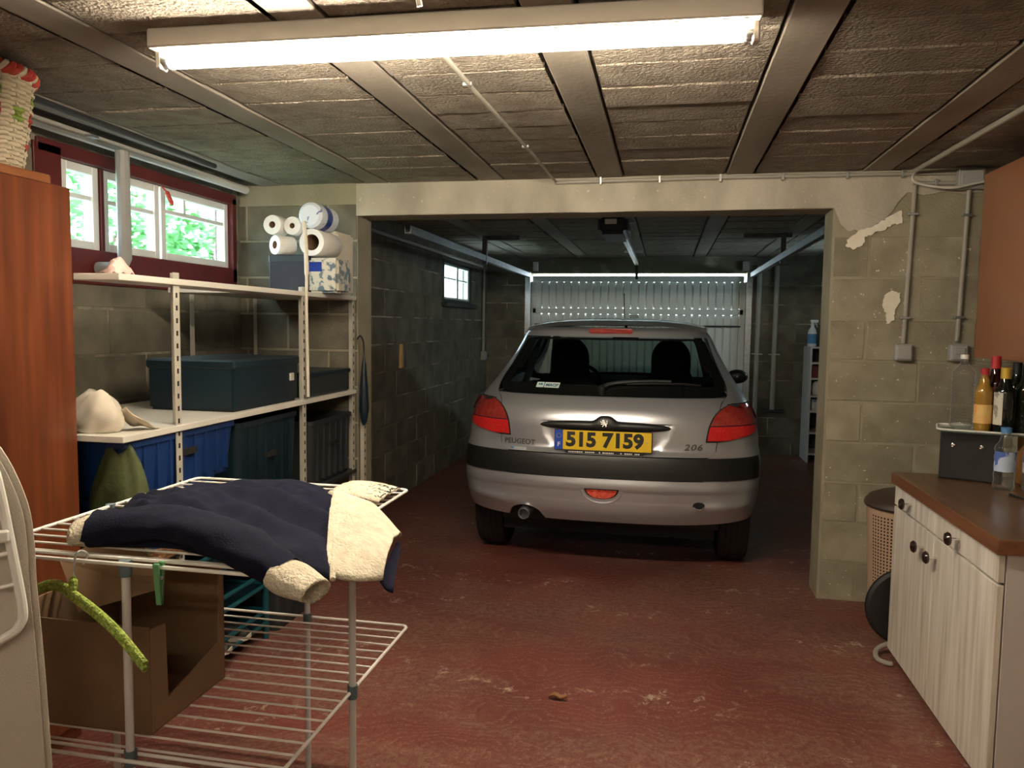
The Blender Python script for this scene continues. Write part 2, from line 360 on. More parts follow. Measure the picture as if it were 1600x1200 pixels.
# ------------------------------------------------------------------ mesh helpers
class MB:
    def __init__(s):
        s.v = []; s.f = []

    def add(s, vs, fs):
        n = len(s.v)
        s.v += [tuple(p) for p in vs]
        s.f += [tuple(i + n for i in q) for q in fs]
        return s

    def box(s, x0, x1, y0, y1, z0, z1, m=None):
        vs = [Vector(p) for p in ((x0, y0, z0), (x1, y0, z0), (x1, y1, z0), (x0, y1, z0), (x0, y0, z1), (x1, y0, z1), (x1, y1, z1), (x0, y1, z1))]
        if m:
            vs = [m @ p for p in vs]
        return s.add(vs, [(0, 3, 2, 1), (4, 5, 6, 7), (0, 1, 5, 4), (1, 2, 6, 5), (2, 3, 7, 6), (3, 0, 4, 7)])

    def bar(s, p0, p1, w, h):
        p0, p1 = Vector(p0), Vector(p1)
        d = p1 - p0
        q = d.to_track_quat('X', 'Z').to_matrix().to_4x4()
        return s.box(0, d.length, -w / 2, w / 2, -h / 2, h / 2, Matrix.Translation(p0) @ q)

    def tube(s, pts, r, n=8, closed=False, caps=True):
        P = [Vector(p) for p in pts]
        k = len(P)
        if closed:
            T = [(P[(i + 1) % k] - P[i - 1]).normalized() for i in range(k)]
        else:
            T = []
            for i in range(k):
                a = P[max(i - 1, 0)]; c = P[min(i + 1, k - 1)]
                T.append((c - a).normalized())
        up = Vector((0, 0, 1)) if abs(T[0].z) < 0.9 else Vector((1, 0, 0))
        nrm = (up - T[0] * up.dot(T[0])).normalized()
        vs = []
        for i in range(k):
            nrm = (nrm - T[i] * nrm.dot(T[i]))
            nrm = nrm.normalized() if nrm.length > 1e-6 else Vector((1, 0, 0))
            bn = T[i].cross(nrm)
            rr = r[i] if isinstance(r, (list, tuple)) else r
            for j in range(n):
                a = 2 * PI * j / n
                vs.append(P[i] + nrm * math.cos(a) * rr + bn * math.sin(a) * rr)
        fs = []
        for i in range(k if closed else k - 1):
            i2 = (i + 1) % k
            for j in range(n):
                fs.append((i * n + j, i * n + (j + 1) % n, i2 * n + (j + 1) % n, i2 * n + j))
        if not closed and caps:
            fs.append(tuple(range(n - 1, -1, -1)))
            fs.append(tuple((k - 1) * n + j for j in range(n)))
        return s.add(vs, fs)

    def lathe(s, prof, n=24, c=(0, 0, 0), axis='z', caps=True):
        vs = []
        for r, z in prof:
            for j in range(n):
                a = 2 * PI * j / n
                p = (r * math.cos(a), r * math.sin(a), z)
                if axis == 'x':
                    p = (z, r * math.cos(a), r * math.sin(a))
                elif axis == 'y':
                    p = (r * math.sin(a), z, r * math.cos(a))
                vs.append((p[0] + c[0], p[1] + c[1], p[2] + c[2]))
        fs = []
        for i in range(len(prof) - 1):
            for j in range(n):
                fs.append((i * n + j, i * n + (j + 1) % n, (i + 1) * n + (j + 1) % n, (i + 1) * n + j))
        if caps:
            fs.append(tuple(range(n - 1, -1, -1)))
            fs.append(tuple((len(prof) - 1) * n + j for j in range(n)))
        return s.add(vs, fs)

    def grid(s, rows, closed=False):
        n = len(rows[0])
        vs = [p for r in rows for p in r]
        fs = []
        for i in range(len(rows) - 1):
            for j in range(n if closed else n - 1):
                fs.append((i * n + j, i * n + (j + 1) % n, (i + 1) * n + (j + 1) % n, (i + 1) * n + j))
        return s.add(vs, fs)

    def prism(s, poly, t, m=None):
        """poly in local xy, extruded 0..t along z, placed by matrix m"""
        n = len(poly)
        vs = [Vector((x, y, 0)) for x, y in poly] + [Vector((x, y, t)) for x, y in poly]
        if m:
            vs = [m @ p for p in vs]
        fs = [tuple(range(n - 1, -1, -1)), tuple(range(n, 2 * n))]
        for i in range(n):
            fs.append((i, (i + 1) % n, n + (i + 1) % n, n + i))
        return s.add(vs, fs)

    def mesh(s, name, m, bevel=0.0, smooth=True, angle=35, seg=1, fix=False):
        me = bpy.data.meshes.new(name)
        me.from_pydata(s.v, [], s.f)
        if bevel or fix:
            bm = bmesh.new(); bm.from_mesh(me)
            if fix:
                bmesh.ops.remove_doubles(bm, verts=bm.verts, dist=1e-5)
                bmesh.ops.recalc_face_normals(bm, faces=bm.faces)
            if bevel:
                ed = [e for e in bm.edges if len(e.link_faces) == 2 and e.calc_face_angle(0) > 0.6]
                bmesh.ops.bevel(bm, geom=ed, offset=bevel, segments=seg, affect='EDGES', clamp_overlap=True)
            bm.to_mesh(me); bm.free()
        if smooth:
            me.shade_smooth()
            me.set_sharp_from_angle(angle=math.radians(angle))
        me.materials.append(m)
        return me

    def build(s, name, m, parent=None, **k):
        o = bpy.data.objects.new(name, s.mesh(name, m, **k))
        COL.objects.link(o)
        if parent:
            o.parent = parent
        return o


def thing(name, label, cat, loc=(0, 0, 0), rz=0.0, group=None):
    o = bpy.data.objects.new(name, None)
    COL.objects.link(o)
    o.location = loc; o.rotation_euler = (0, 0, rz)
    o.empty_display_size = 0.05
    o['label'] = label; o['category'] = cat
    if group:
        o['group'] = group
    return o


def tag(o, label, cat, group=None):
    o['label'] = label; o['category'] = cat
    if group:
        o['group'] = group
    return o


def struct(o):
    o['kind'] = 'structure'
    return o


def dup(root, loc=None, label=None, rz=None):
    c = root.copy(); COL.objects.link(c)
    for ch in list(root.children):
        d = ch.copy(); COL.objects.link(d); d.parent = c
        for g in list(ch.children):
            e = g.copy(); COL.objects.link(e); e.parent = d
    if loc:
        c.location = loc
    if rz is not None:
        c.rotation_euler = (0, 0, rz)
    if label:
        c['label'] = label
    return c


def text(name, body, size, m, parent, mtx, extrude=0.001, bold=0.0, spacing=1.0, shear=0.0, width=None):
    cu = bpy.data.curves.new(name, 'FONT')
    cu.body = body; cu.size = size; cu.extrude = extrude; cu.align_x = 'CENTER'; cu.align_y = 'CENTER'
    cu.offset = bold; cu.space_character = spacing; cu.shear = shear; cu.resolution_u = 3
    t = bpy.data.objects.new(name, cu)
    COL.objects.link(t)
    dg = bpy.context.evaluated_depsgraph_get()
    dg.update()
    me = bpy.data.meshes.new_from_object(t.evaluated_get(dg))
    bpy.data.objects.remove(t)
    xs = [v.co.x for v in me.vertices]
    if width and xs:
        k = width / (max(xs) - min(xs))
        for v in me.vertices:
            v.co.x *= k
    me.transform(mtx)
    me.materials.clear(); me.materials.append(m)
    o = bpy.data.objects.new(name, me)
    COL.objects.link(o)
    o.parent = parent
    return o


def bez(pts, n=12):
    """Catmull-Rom through pts"""
    P = [Vector(p) for p in pts]
    out = []
    for i in range(len(P) - 1):
        p0 = P[max(i - 1, 0)]; p1 = P[i]; p2 = P[i + 1]; p3 = P[min(i + 2, len(P) - 1)]
        for j in range(n):
            t = j / n
            out.append(0.5 * ((2 * p1) + (p2 - p0) * t + (2 * p0 - 5 * p1 + 4 * p2 - p3) * t * t + (3 * p1 - p0 - 3 * p2 + p3) * t ** 3))
    out.append(P[-1])
    return out


def lerp(tab, x):
    if x <= tab[0][0]:
        return tab[0][1]
    for (a, va), (b, vb) in zip(tab, tab[1:]):
        if x <= b:
            return va + (vb - va) * (x - a) / (b - a)
    return tab[-1][1]


def smooth_tab(tab):
    """smooth interpolation (monotone cubic-ish by Catmull on uneven x)"""
    def f(x):
        if x <= tab[0][0]:
            return tab[0][1]
        if x >= tab[-1][0]:
            return tab[-1][1]
        for i in range(len(tab) - 1):
            x0, y0 = tab[i]; x1, y1 = tab[i + 1]
            if x <= x1:
                h = x1 - x0
                def sl(k):
                    if k == 0 or k == len(tab) - 1:
                        a, b = (0, 1) if k == 0 else (-2, -1)
                        return (tab[b][1] - tab[a][1]) / (tab[b][0] - tab[a][0])
                    return (tab[k + 1][1] - tab[k - 1][1]) / (tab[k + 1][0] - tab[k - 1][0])
                m0, m1 = sl(i) * h, sl(i + 1) * h
                t = (x - x0) / h
                return (2 * t ** 3 - 3 * t * t + 1) * y0 + (t ** 3 - 2 * t * t + t) * m0 + (-2 * t ** 3 + 3 * t * t) * y1 + (t ** 3 - t * t) * m1
    return f


# ================================================================== the setting
XL, XR = -2.42, 1.66            # front room
YB = -1.6                       # wall behind the camera
YW = 4.085                      # partition with the opening
GX0, GX1, GY = -2.05, 2.05, 8.75
CZ = 2.15
OPX0, OPX1, OPZ = -1.70, 0.797, 1.975

floor = struct(MB().box(-2.6, 2.3, YB - 0.2, 9.0, -0.2, 0).build('floor', M['floor'], smooth=False))

# ceiling: slab, beams and blocks
ceiling = struct(MB().box(-2.6, 2.3, YB - 0.2, 9.0, CZ + 0.03, CZ + 0.25).build('ceiling', M['ceil_dark'], smooth=False))
BEAM_X = [-2.22, -1.58, -0.935, -0.3025, 0.343, 0.987, 1.63]
bw = 0.128
for (ya, yb) in ((1.0, YW - 0.004), (YW + 0.205, GY)):
    for bx in BEAM_X:
        MB().box(bx - bw / 2, bx + bw / 2, ya, yb, CZ, CZ + 0.03).build('beam', M['beam'], ceiling, bevel=0.004)
cache = {}
for (ya, yb) in ((1.0, YW - 0.004), (YW + 0.205, GY)):
    for i in range(len(BEAM_X)):
        x0 = BEAM_X[i] + bw / 2 + 0.012
        x1 = (BEAM_X[i + 1] if i + 1 < len(BEAM_X) else 2.27) - bw / 2 - 0.012
        if ya < 3 and x1 > XR + 0.3:
            continue
        y = ya
        k = 0
        while y < yb - 0.05:
            y1 = min(y + 0.219, yb)
            key = (round(x1 - x0, 3), round(y1 - y, 3), k % 3)
            if key not in cache:
                a, b = (x1 - x0) / 2, (y1 - y) / 2
                rr = random.Random(k)
                mb = MB()
                nx = 8
                rows = []
                for t, zz in ((-1, 0.02), (-1, 0.006), (-0.93, 0), (0.93, 0), (1, 0.006), (1, 0.02)):
                    rows.append([(-a + 2 * a * q / nx, b * t + (rr.uniform(-.004, .004) if abs(t) == 1 else 0), zz + rr.uniform(-.0012, .0012)) for q in range(nx + 1)])
                mb.grid(rows)
                cache[key] = mb.mesh('block', M['ceil_block'], smooth=False, fix=True)
            o = bpy.data.objects.new('block', cache[key])
            o.location = ((x0 + x1) / 2, (y + y1) / 2, CZ + 0.004 + random.uniform(-0.004, 0.003))
            o.rotation_euler = (random.uniform(-.012, .012), random.uniform(-.004, .004), 0)
            COL.objects.link(o); o.parent = ceiling
            y = y1 + 0.006
            k += 1

# walls (mortar-coloured backing; blocks stand 5 mm proud)
bcache = {}


def block_wall(parent, axis, plane, sgn, a0, a1, z0, z1, m, holes=(), L=0.50, H=0.205, j=0.012, off=0.0):
    """axis 'x': wall runs along x at y=plane; sgn gives the side the face looks to"""
    r = 0
    z = z0
    while z < z1 - 0.03:
        zt = min(z + H - j, z1)
        a = a0 - (L / 2 if r % 2 else 0) - off
        while a < a1 - 0.02:
            s0, s1 = max(a, a0), min(a + L - j, a1)
            a += L
            if s1 - s0 < 0.03:
                continue
            segs = [(s0, s1, z, zt)]
            for (h0, h1, hz0, hz1) in holes:
                new = []
                for (p0, p1, q0, q1) in segs:
                    if p1 <= h0 or p0 >= h1 or q1 <= hz0 or q0 >= hz1:
                        new.append((p0, p1, q0, q1)); continue
                    if p0 < h0 - 0.02:
                        new.append((p0, h0, q0, q1))
                    if p1 > h1 + 0.02:
                        new.append((h1, p1, q0, q1))
                    if q0 < hz0 - 0.02:
                        new.append((max(p0, h0), min(p1, h1), q0, hz0))
                    if q1 > hz1 + 0.02:
                        new.append((max(p0, h0), min(p1, h1), hz1, q1))
                segs = new
            for (p0, p1, q0, q1) in segs:
                ln, ht = round(p1 - p0, 3), round(q1 - q0, 3)
                key = (ln, ht, axis, m.name)
                if key not in bcache:
                    mb = MB()
                    if axis == 'x':
                        mb.box(-ln / 2, ln / 2, -0.012, 0.0035, -ht / 2, ht / 2)
                    else:
                        mb.box(-0.012, 0.0045, -ln / 2, ln / 2, -ht / 2, ht / 2)
                    bcache[key] = mb.mesh('block', m, bevel=0.003)
                o = bpy.data.objects.new('block', bcache[key])
                pr = plane + sgn * random.uniform(-0.0015, 0.002)
                o.location = ((p0 + p1) / 2, pr, (q0 + q1) / 2) if axis == 'x' else (pr, (p0 + p1) / 2, (q0 + q1) / 2)
                o.rotation_euler = (0, 0, 0 if sgn > 0 else PI)
                COL.objects.link(o); o.parent = parent
        z += H
        r += 1


def wall_with_hole(name, axis, p0, p1, a0, a1, z0, z1, holes, m):
    """box wall split round rectangular holes (sorted along a)"""
    mb = MB()

    def bx(s0, s1, q0, q1):
        if s1 - s0 < 1e-4 or q1 - q0 < 1e-4:
            return
        if axis == 'x':
            mb.box(s0, s1, p0, p1, q0, q1)
        else:
            mb.box(p0, p1, s0, s1, q0, q1)
    a = a0
    for (h0, h1, hz0, hz1) in sorted(holes):
        bx(a, h0, z0, z1)
        bx(h0, h1, z0, hz0); bx(h0, h1, hz1, z1)
        a = h1
    bx(a, a1, z0, z1)
    return struct(mb.build(name, m, smooth=False))


WIN = (2.62, 4.03, 1.62, 2.07)
wl = wall_with_hole('wall_left', 'y', XL - 0.10, XL, YB, YW + 0.2, 0, CZ + 0.03, [WIN], M['mortar'])
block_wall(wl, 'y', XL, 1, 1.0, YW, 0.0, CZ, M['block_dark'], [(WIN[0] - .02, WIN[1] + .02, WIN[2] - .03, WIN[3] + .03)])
wr = struct(MB().box(XR, XR + 0.2, YB, YW, 0, CZ + 0.03).build('wall_right', M['mortar_light'], smooth=False))
struct(MB().box(XL, XR, YB - 0.2, YB, 0, CZ + 0.03).build('wall_rear', M['white_wall'], smooth=False))
# partition: stub, pier, lintel
wp = wall_with_hole('wall_front', 'x', YW, YW + 0.2, XL, 2.3, 0, CZ + 0.03, [(OPX0, OPX1, -0.01, OPZ)], M['mortar_light'])
block_wall(wp, 'x', YW, -1, OPX1 + 0.012, XR, 0.0, 1.86, M['block'], off=0.33)
block_wall(wp, 'x', YW, -1, XL, OPX0 - 0.004, 0.0, OPZ + 0.09, M['block_dark'], off=0.2)
# cast concrete lintel with a ragged lower edge over the pier
pts = [(OPX0 - 0.004, CZ), (OPX0 - 0.004, OPZ)]
x = OPX0
while x < OPX1:
    pts.append((x, OPZ + random.uniform(-0.002, 0.003))); x += 0.13
for x, z in ((0.80, 1.975), (0.83, 1.90), (0.87, 1.86), (0.90, 1.87), (0.93, 1.85), (0.97, 1.88), (1.00, 1.90), (1.03, 1.915), (1.07, 1.96), (1.09, 2.0), (1.13, 2.045),
             (1.17, 2.04), (1.2, 2.03), (1.24, 2.035), (1.28, 2.045), (1.33, 2.04), (1.38, 2.03), (1.45, 2.04), (1.5, 2.045), (1.56, 2.04), (XR, 2.05), (XR, CZ)):
    pts.append((x, z))
mt = Matrix.Translation((0, YW, 0)) @ Matrix.Rotation(PI / 2, 4, 'X')
MB().prism(pts, 0.010, mt).build('lintel', M['lintel'], wp, smooth=False)


def ragged(cx, cz, pts, t, seed):
    rr = random.Random(seed)
    out = []
    n = len(pts)
    for i in range(n):
        a, b = pts[i], pts[(i + 1) % n]
        for k in range(5):
            u = k / 5
            out.append((cx + a[0] + (b[0] - a[0]) * u + rr.uniform(-t, t), cz + a[1] + (b[1] - a[1]) * u + rr.uniform(-t, t)))
    return out


mt2 = Matrix.Translation((0, YW - 0.006, 0)) @ Matrix.Rotation(PI / 2, 4, 'X')
for name, poly in (('plaster_patch', ragged(0, 0, [(0.862, 1.79), (0.875, 1.835), (0.94, 1.875), (1.0, 1.89), (1.05, 1.935), (1.105, 1.955), (1.11, 1.90), (1.06, 1.885), (1.0, 1.855), (0.955, 1.84), (0.935, 1.79), (0.90, 1.775)], 0.006, 3)),
                   ('plaster_patch', ragged(0, 0, [(1.045, 1.53), (1.055, 1.56), (1.09, 1.572), (1.118, 1.56), (1.12, 1.52), (1.10, 1.47), (1.095, 1.425), (1.065, 1.405), (1.06, 1.46), (1.045, 1.49)], 0.004, 5))):
    MB().prism(poly, 0.006, mt2).build(name, M['plaster'], wp, smooth=False)

# garage behind
GW = (6.95, 7.98, 1.62, 1.96)
wgl = wall_with_hole('wall_garage_left', 'y', GX0 - 0.08, GX0, YW + 0.2, GY + 0.2, 0, CZ + 0.03, [GW], M['mortar'])
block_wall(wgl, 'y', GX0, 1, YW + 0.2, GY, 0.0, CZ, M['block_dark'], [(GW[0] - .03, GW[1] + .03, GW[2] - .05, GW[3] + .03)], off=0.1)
GW3 = (7.0, 7.9, 1.62, 1.96)
wgr = wall_with_hole('wall_garage_right', 'y', GX1, GX1 + 0.2, YW + 0.2, GY + 0.2, 0, CZ + 0.03, [GW3], M['mortar_light'])
DX0, DX1, DZ = -1.53, 0.85, 1.975
wgb = wall_with_hole('wall_back', 'x', GY, GY + 0.2, GX0, GX1, 0, CZ + 0.03, [(DX0, DX1, -0.01, DZ)], M['mortar'])
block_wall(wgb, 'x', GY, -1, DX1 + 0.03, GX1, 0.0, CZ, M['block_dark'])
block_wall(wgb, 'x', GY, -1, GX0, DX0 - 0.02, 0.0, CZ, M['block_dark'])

# ---- window_1: maroon surround with three white casements
w1 = struct(bpy.data.objects.new('window_1', None)); COL.objects.link(w1)
wx = XL - 0.035
y0, y1, z0, z1 = WIN
mb = MB()
mb.box(XL - 0.10, XL + 0.012, y0 - 0.02, y0 + 0.12, z0 - 0.02, z1)      # near reveal
mb.box(XL - 0.10, XL + 0.012, y1 - 0.04, y1, z0 - 0.02, z1)
mb.box(XL - 0.10, XL + 0.012, y0, y1, z0 - 0.09, z0 + 0.058)
mb.box(XL - 0.10, XL + 0.012, y0, y1, z1 - 0.035, z1 + 0.02)
mb.build('window_frame', M['maroon'], w1, bevel=0.003)
for k, (a, b) in enumerate(((2.76, 2.975), (3.0, 3.385), (3.40, 3.985))):
    mb = MB()
    zz0, zz1 = z0 + 0.06, z1 - 0.037
    f = 0.035
    mb.box(wx - 0.02, wx + 0.02, a, a + f, zz0, zz1); mb.box(wx - 0.02, wx + 0.02, b - f, b, zz0, zz1)
    mb.box(wx - 0.02, wx + 0.02, a + f, b - f, zz0, zz0 + f); mb.box(wx - 0.02, wx + 0.02, a + f, b - f, zz1 - f, zz1)
    zm = zz0 + (zz1 - zz0) * (0.62 if k < 2 else 0.68)
    mb.box(wx - 0.012, wx + 0.012, a + f, b - f, zm - 0.010, zm + 0.010)
    if k == 2:
        mb.box(wx - 0.012, wx + 0.012, a + 0.19, a + 0.21, zm, zz1 - f)
    c = mb.build('casement', M['white_paint'], w1, bevel=0.002)
    MB().box(wx - 0.003, wx + 0.003, a + f, b - f, zz0 + f, zz1 - f).build('pane', M['pane'], c, smooth=False)
mb = MB()
mb.box(wx - 0.03, wx + 0.03, 2.977, 2.998, z0 + 0.06, z1 - 0.037)
mb.build('mullion', M['maroon'], w1, bevel=0.002)

# ---- window_2: small two-light window in the garage wall
w2 = struct(bpy.data.objects.new('window_2', None)); COL.objects.link(w2)
a, b, z0, z1 = GW
gx = GX0 - 0.025
mb = MB()
mb.box(GX0 - 0.08, GX0 + 0.008, a - 0.03, a + 0.03, z0 - 0.03, z1 + 0.03); mb.box(GX0 - 0.08, GX0 + 0.008, b - 0.03, b + 0.03, z0 - 0.03, z1 + 0.03)
mb.box(GX0 - 0.08, GX0 + 0.008, a + .03, b - .03, z0 - 0.03, z0); mb.box(GX0 - 0.08, GX0 + 0.008, a + .03, b - .03, z1, z1 + 0.03)
mb.build('window_frame', M['dark_grey'], w2, bevel=0.003)
mb = MB()
ym = (a + b) / 2 + 0.03
for q0, q1 in ((a + 0.03, a + 0.08), (b - 0.08, b - 0.03), (ym - 0.03, ym + 0.03)):
    mb.box(gx - 0.02, gx + 0.02, q0, q1, z0, z1)
for zz in (z0 + 0.01, z1 - 0.01):
    mb.box(gx - 0.02, gx + 0.02, a + 0.08, b - 0.08, zz - 0.01, zz + 0.01)
mb.box(gx - 0.008, gx + 0.008, a + 0.08, b - 0.08, 1.815, 1.83)
mb.build('casement', M['white_paint'], w2, bevel=0.002)
MB().box(gx - 0.003, gx + 0.003, a + 0.08, b - 0.08, z0 + .02, z1 - .02).build('pane', M['pane'], w2, smooth=False)
w3 = struct(bpy.data.objects.new('fill_window', None)); COL.objects.link(w3)  # unseen window added in the right wall to bring daylight onto the garage door
gx3 = GX1 + 0.08
mb = MB()
for q0, q1 in ((GW3[0], GW3[0] + 0.05), (GW3[1] - 0.05, GW3[1]), (7.42, 7.48)):
    mb.box(gx3 - 0.02, gx3 + 0.02, q0, q1, GW3[2], GW3[3])
for zz in (GW3[2] + 0.02, GW3[3] - 0.02):
    mb.box(gx3 - 0.02, gx3 + 0.02, GW3[0] + .05, GW3[1] - 0.05, zz - 0.02, zz + 0.02)
mb.build('casement', M['white_paint'], w3, bevel=0.002)
MB().box(gx3 - 0.003, gx3 + 0.003, GW3[0] + .05, GW3[1] - .05, GW3[2] + .04, GW3[3] - .04).build('pane', M['pane'], w3, smooth=False)
MB().box(GX0, GX0 + 0.06, a - 0.06, b + 0.06, z0 - 0.075, z0 - 0.035).build('window_sill', M['dark_grey'], w2, bevel=0.004)

# ---- door_1: white up-and-over door
d1 = struct(bpy.data.objects.new('door_1', None)); COL.objects.link(d1)
dy = GY + 0.02
prof = []
x = DX0 + 0.05
n = int((DX1 - DX0 - 0.10) / 0.083)
step = (DX1 - DX0 - 0.10) / n
for i in range(n):
    xx = DX0 + 0.05 + i * step
    prof += [(xx, 0.0), (xx + step * 0.74, 0.0), (xx + step * 0.80, 0.02), (xx + step * 0.94, 0.02)]
prof.append((DX1 - 0.05, 0.0))


def rib(zb, zt, name):
    MB().grid([[(px, dy + 0.02 + py, zb) for px, py in prof], [(px, dy + 0.02 + py, zt) for px, py in prof]]).build(name, M['door_metal'], d1, smooth=False)


rib(1.58, 1.88, 'ribbed_panel'); rib(0.05, 1.52, 'ribbed_panel')
mb = MB()
mb.box(DX0 + 0.02, DX1 - 0.02, dy, dy + 0.035, 1.52, 1.58)
mb.box(DX0 + 0.02, DX1 - 0.02, dy, dy + 0.035, 1.88, 1.945)
mb.box(DX0 + 0.001, DX0 + 0.06, dy, dy + 0.035, 0.002, 1.88); mb.box(DX1 - 0.06, DX1 - 0.001, dy, dy + 0.035, 0.002, 1.88)
mb.box(DX0 + 0.06, DX1 - 0.06, dy, dy + 0.035, 0.002, 0.08)
mb.build('door_frame', M['door_metal'], d1, bevel=0.004)
MB().tube([(DX0 + 0.05, dy - 0.015, 1.395), (DX1 - 0.05, dy - 0.015, 1.395)], 0.008).build('locking_rod', M['dark_metal'], d1)
mb = MB()
mb.box(-0.40, -0.30, dy - 0.02, dy, 1.475, 1.515)
mb.build('lock_box', M['grey_box'], d1, bevel=0.004)
for sx, nm in ((DX0 - 0.03, 1), (DX1 + 0.03, -1)):
    mb = MB()
    mb.box(sx - 0.032, sx + 0.032, GY - 0.05, GY, 0, 1.99)
    mb.build('jamb_rail', M['galv'], d1, bevel=0.004)
# roller rails and brackets of the door
for sx, yend in ((DX0 - 0.02, 4.5), (DX1 + 0.05, 4.5)):
    mb = MB()
    mb.box(sx - 0.02, sx + 0.02, yend, GY - 0.05, 1.925, 1.935); mb.box(sx - 0.02, sx - 0.014, yend, GY - 0.05, 1.935, 1.975); mb.box(sx + 0.014, sx + 0.02, yend, GY - 0.05, 1.935, 1.975)
    mb.build('roller_rail', M['rail'], d1, smooth=False)
for (xa, xb, xd) in ((-1.56, -1.24, -1.545), (0.60, 0.97, 0.905)):
    mb = MB()
    mb.box(xa, xb, 6.50, 6.54, CZ - 0.045, CZ - 0.008)
    mb.box(xd - 0.02, xd + 0.02, 6.49, 6.53, 1.90, CZ - 0.01)
    mb.build('rail_bracket', M['rail'], d1, bevel=0.003)
MB().box(-1.50, -1.44, GY - 0.06, GY - 0.005, 2.0, 2.10).build('pulley_bracket', M['galv'], d1, bevel=0.004)
MB().box(0.80, 0.87, GY - 0.06, GY - 0.005, 2.0, 2.10).build('pulley_bracket', M['galv'], d1, bevel=0.004)

# outside: ground at window height, hedge
o = MB().box(-30, -2.75, -10, 25, 1.40, 1.50).build('ground_outside', M['lawn'], smooth=False); struct(o)
o = MB().box(-30, 30, 9.6, 40, -0.25, -0.2).build('driveway_outside', M['mortar_light'], smooth=False); struct(o)


def bush(name, label, c, r, n, seed):
    rr = random.Random(seed)
    t = thing(name, label, 'bush', (c[0], c[1], 1.5), 0, 'bushes outside the window')
    mb = MB()
    for _ in range(n):
        while True:
            p = Vector((rr.uniform(-1, 1), rr.uniform(-1, 1), rr.uniform(-1, 1)))
            if 0.35 < p.length < 1:
                break
        p = Vector((p.x * r[0], p.y * r[1], p.z * r[2] + r[2]))
        q = Matrix.Rotation(rr.uniform(0, 6.3), 3, Vector((rr.uniform(-1, 1), rr.uniform(-1, 1), rr.uniform(-1, 1))).normalized())
        l, wd = rr.uniform(0.06, 0.11), rr.uniform(0.02, 0.035)
        mb.add([p + q @ Vector(v) for v in ((0, 0, 0), (wd, l * .5, .01), (0, l, 0), (-wd, l * .5, .01))], [(0, 1, 2, 3)])
    f = mb.build('foliage', M['hedge'], t, smooth=False); f['kind'] = 'stuff'
    mb = MB()
    for a in range(4):
        mb.tube([(rr.uniform(-.1, .1), rr.uniform(-.1, .1), 0), (rr.uniform(-.5, .5) * r[0], rr.uniform(-.5, .5) * r[1], r[2] * 1.3)], [0.03, 0.01], 6)
    mb.build('stem', M['mahogany'], t)


bush('shrub', 'leafy green shrub seen through the left and middle window panes', (-4.9, 5.9), (0.8, 1.3, 0.62), 2300, 1)
bush('shrub', 'leafy green shrub seen low through the right hand window pane', (-5.2, 8.2), (0.7, 0.6, 0.55), 1000, 2)

# ================================================================== lamps and wall fittings
t = thing('fluorescent_lamp', 'lit white fluorescent batten lamp mounted across the ceiling', 'lamp', (-0.585, 1.935, CZ), 0.026)
L2 = 0.785
MB().box(-L2, L2, -0.052, 0.052, -0.050, 0.0).build('housing', M['fixture'], t, bevel=0.004)
MB().box(-L2 + 0.03, L2 - 0.03, -0.040, 0.040, -0.052, -0.050).build('reflector', M['fixture'], t, bevel=0.001)
MB().lathe([(0.019, -0.748), (0.019, 0.748)], 20, (0, 0, -0.072), 'x').build('tube', M['tube_light'], t)
for s in (-1, 1):
    MB().lathe([(0.016, s * 0.749), (0.0185, s * 0.753), (0.0185, s * 0.768)], 16, (0, 0, -0.072), 'x').build('tube_cap', M['galv'], t)
    MB().box(s * 0.775 - 0.009, s * 0.775 + 0.009, -0.018, 0.018, -0.094, -0.044).build('lamp_holder', M['fixture'], t, bevel=0.004)
t = thing('batten_lamp', 'added fill lamp on the ceiling behind the camera, shaped as a batten', 'lamp', (-0.35, -0.55, CZ), 0.02)  # unseen fill lamp added to brighten the faces turned towards the camera
MB().box(-L2, L2, -0.044, 0.044, -0.046, 0.0).build('housing', M['fixture'], t, bevel=0.004)
MB().lathe([(0.019, -0.748), (0.019, 0.748)], 20, (0, 0, -0.072), 'x').build('tube', M['fill_tube'], t)
for s in (-1, 1):
    MB().box(s * 0.770 - 0.016, s * 0.770 + 0.016, -0.018, 0.018, -0.094, -0.044).build('lamp_holder', M['fixture'], t, bevel=0.004)
t = thing('batten_lamp', 'unlit white batten lamp on the dark garage ceiling behind the lintel', 'lamp', (-0.31, 4.62, CZ))
mb = MB()
mb.box(-0.62, 0.62, -0.03, 0.03, -0.05, 0)
mb.build('housing', M['fixture'], t, bevel=0.004)
MB().lathe([(0.013, -0.595), (0.013, 0.595)], 14, (0, 0, -0.085), 'x').build('tube', M['tube_off'], t)
for s in (-1, 1):
    MB().box(s * 0.605 - 0.01, s * 0.605 + 0.01, -0.02, 0.02, -0.105, -0.04).build('lamp_holder', M['fixture'], t, bevel=0.003)


def conduit(name, label, path, r=0.010, clips=(), m='conduit', clip_axis='x'):
    t = thing(name, label, 'pipe', path[0])
    o = Vector(path[0])
    MB().tube([Vector(p) - o for p in path], r, 10).build('pipe', M[m], t)
    for c in clips:
        c = Vector(c) - o
        mb = MB()
        if clip_axis == 'x':
            mb.box(c.x - r * 2.2, c.x + r * 2.2, c.y - r * 1.15, c.y + r * 1.0, c.z - 0.006, c.z + 0.006)
        else:
            mb.box(c.x - 0.006, c.x + 0.006, c.y - r * 1.15, c.y + r * 1.0, c.z - r * 2.0, c.z + r * 2.0)
        mb.build('clip', M['galv'], t, bevel=0.002)
    return t


